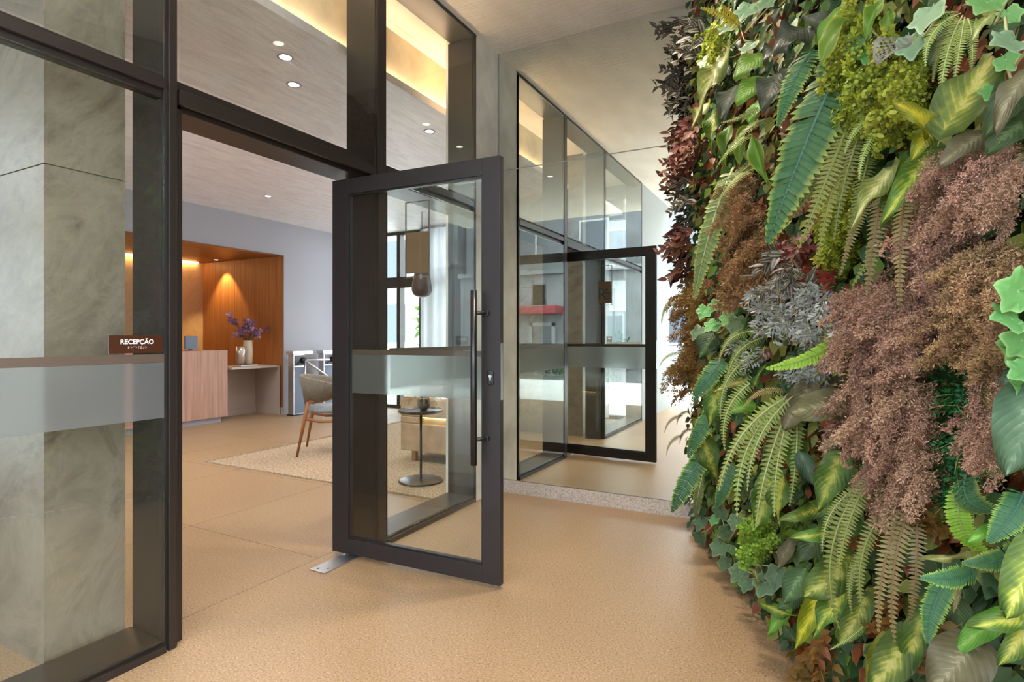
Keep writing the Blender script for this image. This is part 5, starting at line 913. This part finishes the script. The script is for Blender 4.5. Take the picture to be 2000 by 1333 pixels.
 ('boston_fern','fern','olive brown boston fern with tiered fronds at the bottom of the wall',[('dry',2.543,.828,.12,2.563,.55,.186,.17,0,.06),('dry',2.561,.828,.12,2.581,.536,.162,.16,0,.03),('dry',2.553,.814,.1,2.573,.579,.127,.17,0,0),('olive',2.458,.804,.1,2.478,.538,.169,.16,0,.1),('dry',2.43,.802,.06,2.438,.682,.06,.26,0,0),('dry',2.517,.822,.067,2.537,.731,.06,.26,0,-.1)]),
 ('boston_fern','fern','yellow olive boston fern left of the tiered brown fern',[('olive',2.409,.858,.12,2.429,.612,.208,.18,0,.08),('olive',2.386,.84,.12,2.406,.476,.192,.15,0,.1),('olive',2.442,.718,.12,2.462,.541,.191,.16,0,.25),('boston',2.324,.811,.1,2.344,.643,.205,.18,0,.12),('boston',2.335,.854,.08,2.355,.74,.141,.22,0,0),('boston',2.349,.463,.1,2.369,.405,.198,.2,0,0)]),
 ('arrowhead_vine','plant','variegated arrowhead leaves below the large lime boston fern',[('syn',1.736,.694,.1,1.756,.502,.169,.55,0,0),('syn',1.844,.721,.1,1.864,.55,.125,.5,0,0),('pothos',1.589,.6,.06,1.609,.486,.106,.5,0,0)]),
 ('arrowhead_vine','plant','pale yellow arrowhead leaves beside the largest pink mass, low on the wall',[('syn',2.26,.871,.12,2.28,.729,.188,.6,0,0),('syn',2.149,.705,.12,2.169,.667,.244,.45,0,0),('syn',2.282,.69,.12,2.302,.663,.262,.42,0,0),('teal',1.956,.831,.099,1.976,.721,.06,.5,0,0)]),
 ('arrowhead_vine','plant','large lime leaf with yellow veins left of the yellow olive fern',[('varieg',2.313,.619,.12,2.333,.522,.246,.72,0,0),('yellow',2.161,.472,.12,2.181,.301,.206,.36,0,0),('syn',2.247,.496,.1,2.267,.382,.193,.5,0,0)]),
 ('arrowhead_vine','plant','yellow veined leaves at the bottom edge under the tiered brown fern',[('varieg',2.568,.553,.12,2.588,.436,.217,.62,0,0),('yellow',2.493,.5,.12,2.513,.397,.188,.5,0,0),('syn',2.57,.597,.1,2.59,.462,.144,.42,0,0),('varieg',2.311,.512,.08,2.331,.399,.155,.55,0,0)]),
 ('arrowhead_vine','plant','yellow green leaves at the lower right edge',[('varieg',2.908,.874,.14,2.928,.76,.197,.55,0,0),('syn',2.895,.762,.14,2.915,.739,.24,.5,0,0),('syn',2.874,.735,.12,2.894,.668,.183,.55,0,0),('pothos',2.782,.857,.1,2.802,.835,.167,.4,0,0)]),
 ('caladium','plant','dull grey green heart leaf at the bottom right',[('taupe',2.783,.645,.14,2.803,.569,.228,.95,0,0),('pothos',2.768,.693,.08,2.788,.626,.183,.4,0,0),('dark',2.63,.679,.076,2.65,.585,.06,.5,0,0)]),
 ('leafy_bush','plant','bright green maidenhair tuft low on the left, above the ivy',[('@','maidenb',((1.492,.38,.05,-169,.102),(1.581,.406,.11,-113,.096),(1.532,.428,.06,-56,.083),(1.519,.366,.05,-85,.106),(1.507,.411,.09,-134,.083),(1.638,.45,.08,-116,.111),(1.676,.404,.14,-161,.088),(1.719,.513,.14,-155,.102),(1.737,.453,.11,-141,.088),(1.407,.336,.08,-78,.11),(1.634,.489,.09,-95,.104),(1.476,.314,.06,-161,.088),(1.615,.47,.14,-88,.106),(1.76,.471,.11,-141,.08),(1.638,.39,.15,-54,.109),(1.658,.516,.12,-42,.098)))]),
 ('ivy','ivy','grey green ivy creeping along the floor edge, far end',[('ivyd',1.057,.381,.102,1.077,.314,.06,.9,0,0),('ivyd',.562,.176,.04,.582,.095,.074,.9,0,0),('ivyd',.996,.187,.06,1.016,.117,.11,.9,0,0),('ivyd',1.288,.405,.08,1.308,.343,.108,.9,0,0),('ivyd',1.116,.29,.06,1.136,.26,.125,.9,0,0),('ivy',.962,.302,.08,.982,.257,.106,.9,0,0),('ivyd',.568,.09,.076,.588,.012,.03,.8,0,0)]),
 ('ivy','ivy','ivy with a cream edged sprig low on the wall, middle of the floor edge',[('ivyd',1.077,.142,.06,1.097,.076,.095,.9,0,0),('ivyd',1.355,.205,.08,1.375,.146,.134,.9,0,0),('ivyd',1.419,.188,.08,1.439,.128,.103,.9,0,0),('ivyd',1.643,.283,.08,1.663,.213,.125,.9,0,0),('cream',1.516,.299,.093,1.536,.279,.06,.55,0,0),('cream',1.46,.243,.09,1.48,.244,.06,.55,0,0),('cream',1.67,.282,.12,1.69,.336,.146,.45,0,0),('ivyd',1.241,.251,.11,1.261,.236,.06,.8,0,0),('ivyd',1.689,.341,.06,1.709,.254,.086,.8,0,0)]),
 ('philodendron','plant','dark blue green leaves low on the wall by the floor edge',[('dark',1.967,.453,.08,1.987,.344,.16,.6,0,0),('dark',1.863,.324,.06,1.883,.279,.136,.6,0,0),('syn',1.843,.277,.172,1.863,.246,.06,.4,0,0),('dark',1.843,.208,.103,1.863,.15,.06,.55,0,0),('dark',1.989,.577,.05,2.009,.485,.122,.6,0,0),('taupe',1.777,.468,.05,1.797,.384,.102,.6,0,0),('pothos',1.78,.232,.06,1.8,.149,.138,.5,0,0)]),
 ('photinia','plant','red and green leaves showing between the lower ferns',[('@','redg',((2.091,.858,.07,-101,.107),(1.9,.803,.01,-3,.102),(1.881,.85,-.04,-132,.13),(1.904,.782,-.02,-25,.124),(1.865,.836,.01,-107,.104),(2.012,.865,-0,-162,.086),(1.769,.743,-.04,18,.12),(1.828,.875,-.04,-123,.122),(2.066,.825,.02,-6,.112),(1.788,.791,0,-149,.133))),('@','redg',((2.358,.7,.06,-2,.077),(2.319,.675,.07,-152,.094),(2.212,.691,-.02,-78,.076),(2.237,.619,-0,13,.084),(2.14,.642,-.01,-98,.09),(2.423,.736,.08,-120,.091),(2.297,.633,.06,-183,.087),(2.282,.744,.03,-42,.09))),('@','redg',((2.493,.782,0,-128,.086),(2.585,.807,.08,-158,.072),(2.538,.825,.04,-121,.081),(2.501,.761,.01,-185,.066),(2.402,.77,-.03,-76,.091),(2.491,.79,-.01,-180,.068),(2.574,.772,.07,-187,.067),(2.441,.816,-.01,-188,.066)))]),
 ('photinia','plant','red and olive leaves at the foot of the wall',[('@','redg',((2.606,.543,.08,-139,.075),(2.47,.469,.02,-108,.112),(2.497,.514,.01,-202,.078),(2.591,.514,.07,-13,.087),(2.546,.534,.08,-208,.092),(2.665,.594,.1,-97,.074),(2.498,.454,.04,-209,.102),(2.507,.536,.05,-116,.091))),('@','redg',((2.064,.21,.05,-43,.108),(2.032,.178,.08,-114,.139),(2.121,.27,.08,-49,.14),(2.005,.149,.02,-178,.109),(1.855,.119,.01,7,.149),(1.989,.188,-.01,-161,.152),(1.876,.059,.01,-51,.16),(1.823,.137,-.03,-200,.121),(2.093,.205,.03,-29,.139),(1.706,.008,-.02,-62,.137))),('@','redg',((2.375,.496,.07,-50,.099),(2.302,.452,.05,23,.092),(2.289,.495,.01,-140,.096),(2.371,.463,.06,-187,.08),(2.268,.469,.05,-186,.113)))]),
 ('fern','fern','thin fern fronds sticking out from the lower left edge over the mirror',[('boston',.074,1.481,.05,.094,1.283,.179,.2,0,.1),('boston',.189,1.098,.06,.209,1.014,.214,.24,0,.14),('boston',.147,1.025,.06,.167,.907,.193,.24,0,.12),('boston',.074,.827,.05,.094,.742,.133,.3,0,0),('dry',.132,.694,.05,.152,.584,.171,.22,0,.1),('dry',.16,.573,.05,.18,.445,.164,.22,0,.1)]),
 ('ivy','ivy','blue green ivy leaves left of the rusty brown heath column',[('ivy',.795,1.359,.08,.815,1.288,.122,.9,0,0),('ivy',.997,1.379,.08,1.017,1.317,.115,.9,0,0),('ivy',.979,1.273,.08,.999,1.222,.145,.9,0,0),('paleivy',.616,1.254,.06,.636,1.174,.116,.8,0,0),('dark',.935,1.223,.08,.955,1.094,.159,.75,0,0),('ivy',1.083,1.319,.05,1.103,1.246,.087,.8,0,0),('ivyd',1.164,1.292,.04,1.184,1.197,.069,.8,0,0)]),
]
for nm, ct_, lb, rows in PLANTS:
    f0 = rows[0]
    if f0[0] == '@': c0 = wp(f0[2][0][0], f0[2][0][1], 0)
    else: c0 = wp(f0[1], f0[2], f0[3])
    root = tag(empty(nm, c0), lb, ct_)
    for rw in rows:
        if rw[0] == '@':
            for (u, v, o, ang, ln) in rw[2]:
                a = math.radians(ang); ca, sa = math.cos(a), math.sin(a)
                hz = (WN*.8-WE*.35)*(-ca) if ca < 0 else (WE*.9+WN*.1)*ca
                y = hz+UP*sa+WN*.45
                ln *= 1.25 if rw[1] in ('mist', 'tmist', 'bmist', 'gmist', 'moss', 'maiden', 'maidenb') else 1.15
                put(rw[1], wp(u, v, o)-y.normalized()*ln*.45, y, ln, 1.0, rp.uniform(-.6, .6), root, c0)
        else:
            k, u0, v0, o0, u1, v1, o1, wf, rl, bw = rw
            p, q = wp(u0, v0, o0), wp(u1, v1, o1); d = q-p
            put(k, p, d, d.length, wf if k not in FULLW else max(wf, .8), math.radians(rl)+rp.uniform(-.12, .12), root, c0, bw)

    if nm == 'ivy':      # trailing vine under the leaves
        pts = [wp(r[1], r[2], max(.0, r[3]-.03))-c0 for r in rows]
        path = [pts[0]]
        for a_, b_ in zip(pts, pts[1:]): path += [(a_+b_)/2+UP*-.03+WN*.02, b_]
        if len(path) > 2: MB().tube(path, .0028, 5).build('vine', ST['pale_stem'], root)

# undergrowth that fills the wall behind the plants above: nobody could count it
ug = LM(); ru = random.Random(9)
pal = [((70, 104, 48), (104, 140, 62)), ((98, 128, 44), (140, 160, 62)), ((50, 80, 44), (80, 112, 60)), ((120, 60, 36), (130, 110, 44)), ((132, 138, 66), (168, 172, 92)), ((64, 92, 58), (100, 130, 92))]
pm = [leafmat('undergrowth_leaf', 'edge', a, b, trans=.2) for a, b in pal]
for k in range(17000):
    u = .10+3.2*ru.random()**.9; v = .03+3.33*ru.random()
    zone = math.sin(u*5.1+1.3*math.sin(v*3.7))+math.sin(v*6.3+2.1*math.sin(u*4.2)); mi = int((zone+2)/4*5.99+ru.uniform(-1.1, 1.1)); mi = max(0, min(5, mi))
    o = ru.uniform(-.10, .025); ln = ru.uniform(.035, .075)
    a = ru.uniform(-2.6, -.5); y = (WE*math.cos(a)+UP*math.sin(a)+WN*ru.uniform(.1, .9)).normalized()
    n_ = WN*.6+WE*.5+Vector((ru.uniform(-.7, .7), ru.uniform(-.7, .7), ru.uniform(-.3, .7))); n_ = n_-y*n_.dot(y)
    blade(ug, WE*u+UP*v+WN*o, y, n_.normalized(), ln, ln*ru.uniform(.45, .75), OVATE, 3, .25, ru.uniform(0, .3), m=mi)
uo = link('undergrowth', ug.mesh('undergrowth', pm), None, WA)
tag(uo, 'small mixed leaves filling the plant wall between the larger plants', 'foliage', kind='stuff')

# shrubs outside the two glazed walls
def shrub(name, loc, rx, ry, h, n, kinds, label, cat='shrub'):
    o = tag(empty(name, loc), label, cat); r = random.Random(len(label)); lm = LM()
    for k in range(n):
        t = r.random(); a = r.uniform(0, 6.283); q = math.sqrt(r.random())
        p = Vector((rx*q*math.cos(a), ry*q*math.sin(a), h*(.08+.92*t)*(1-.25*q)))
        y = Vector((r.gauss(0, 1), r.gauss(0, 1), r.gauss(0, 1)+.5)).normalized(); nn = y.orthogonal().normalized(); nn = Quaternion(y, r.uniform(0, 6.28)) @ nn
        blade(lm, p, y, nn, h*.10+.05, h*.045+.02, OVATE, 2, .2, .1)
    me = lm.mesh('foliage', [LMAT[kinds]]); f = link('foliage', me, o)
    MB().tube([(0, 0, 0), (.02, 0, h*.4), (-.02, .02, h*.8)], .02, 6).build('stem', M['ttop'], o)
    return o
shrub('hedge', (3.6, -8.4, -.02), 1.6, .5, .9, 1200, 'box', 'long green hedge along the street edge of the paving', 'hedge')
shrub('shrub', (.35, -5.2, -.02), .7, .35, .45, 420, 'dark', 'low dark bed of spiky leaves on the pale paving before the street')
shrub('shrub', (2.2, -12.5, -.02), .6, .5, 1.5, 500, 'box', 'green bush in front of the white house wall')
shrub('shrub', (-7.15, 10.0, -.02), .35, .3, 2.4, 420, 'pothos', 'leafy young tree outside the north window, left of the pale column')
shrub('shrub', (-6.1, 10.2, -.02), .3, .3, 2.2, 300, 'pothos', 'slim shrub outside the north window behind the glass door')
ncol = tag(empty('outdoor_column', (-6.55, 8.9, -.02)), 'white outdoor column with two dark round fixings beyond the north window', 'column')
B('shaft', M['house'], ncol, (-.42, .42, .3, .7, 2.3, 4.2))
for zz in (2.55, 2.95):
    q = MB().lathe([(.045, 0), (.045, .03)], (0,0,0), 16).build('fixing', M['black'], ncol, (.22, .3, zz)); q.rotation_euler = (PI/2, 0, 0)
fn = tag(empty('fence', (-6.5, 13, -.02)), 'grey slatted fence behind the shrubs in the north yard', 'fence')
for k in range(26): B('slat', M['houseg'], fn, (-3+.23*k, -3+.23*k+.19, 0, .04, 0, 2.3))
nb = tag(empty('house', (-9, 19, -.02)), 'pale apartment building beyond the north yard', 'building')
B('wall', M['house'], nb, (-8, 8, 0, 4, 0, 9))
for i in range(7):
    for j in range(3): B('window', M['glassdark'], nb, (-7.4+2.1*i, -6.2+2.1*i, -.03, .01, 1+2.7*j, 2.6+2.7*j))
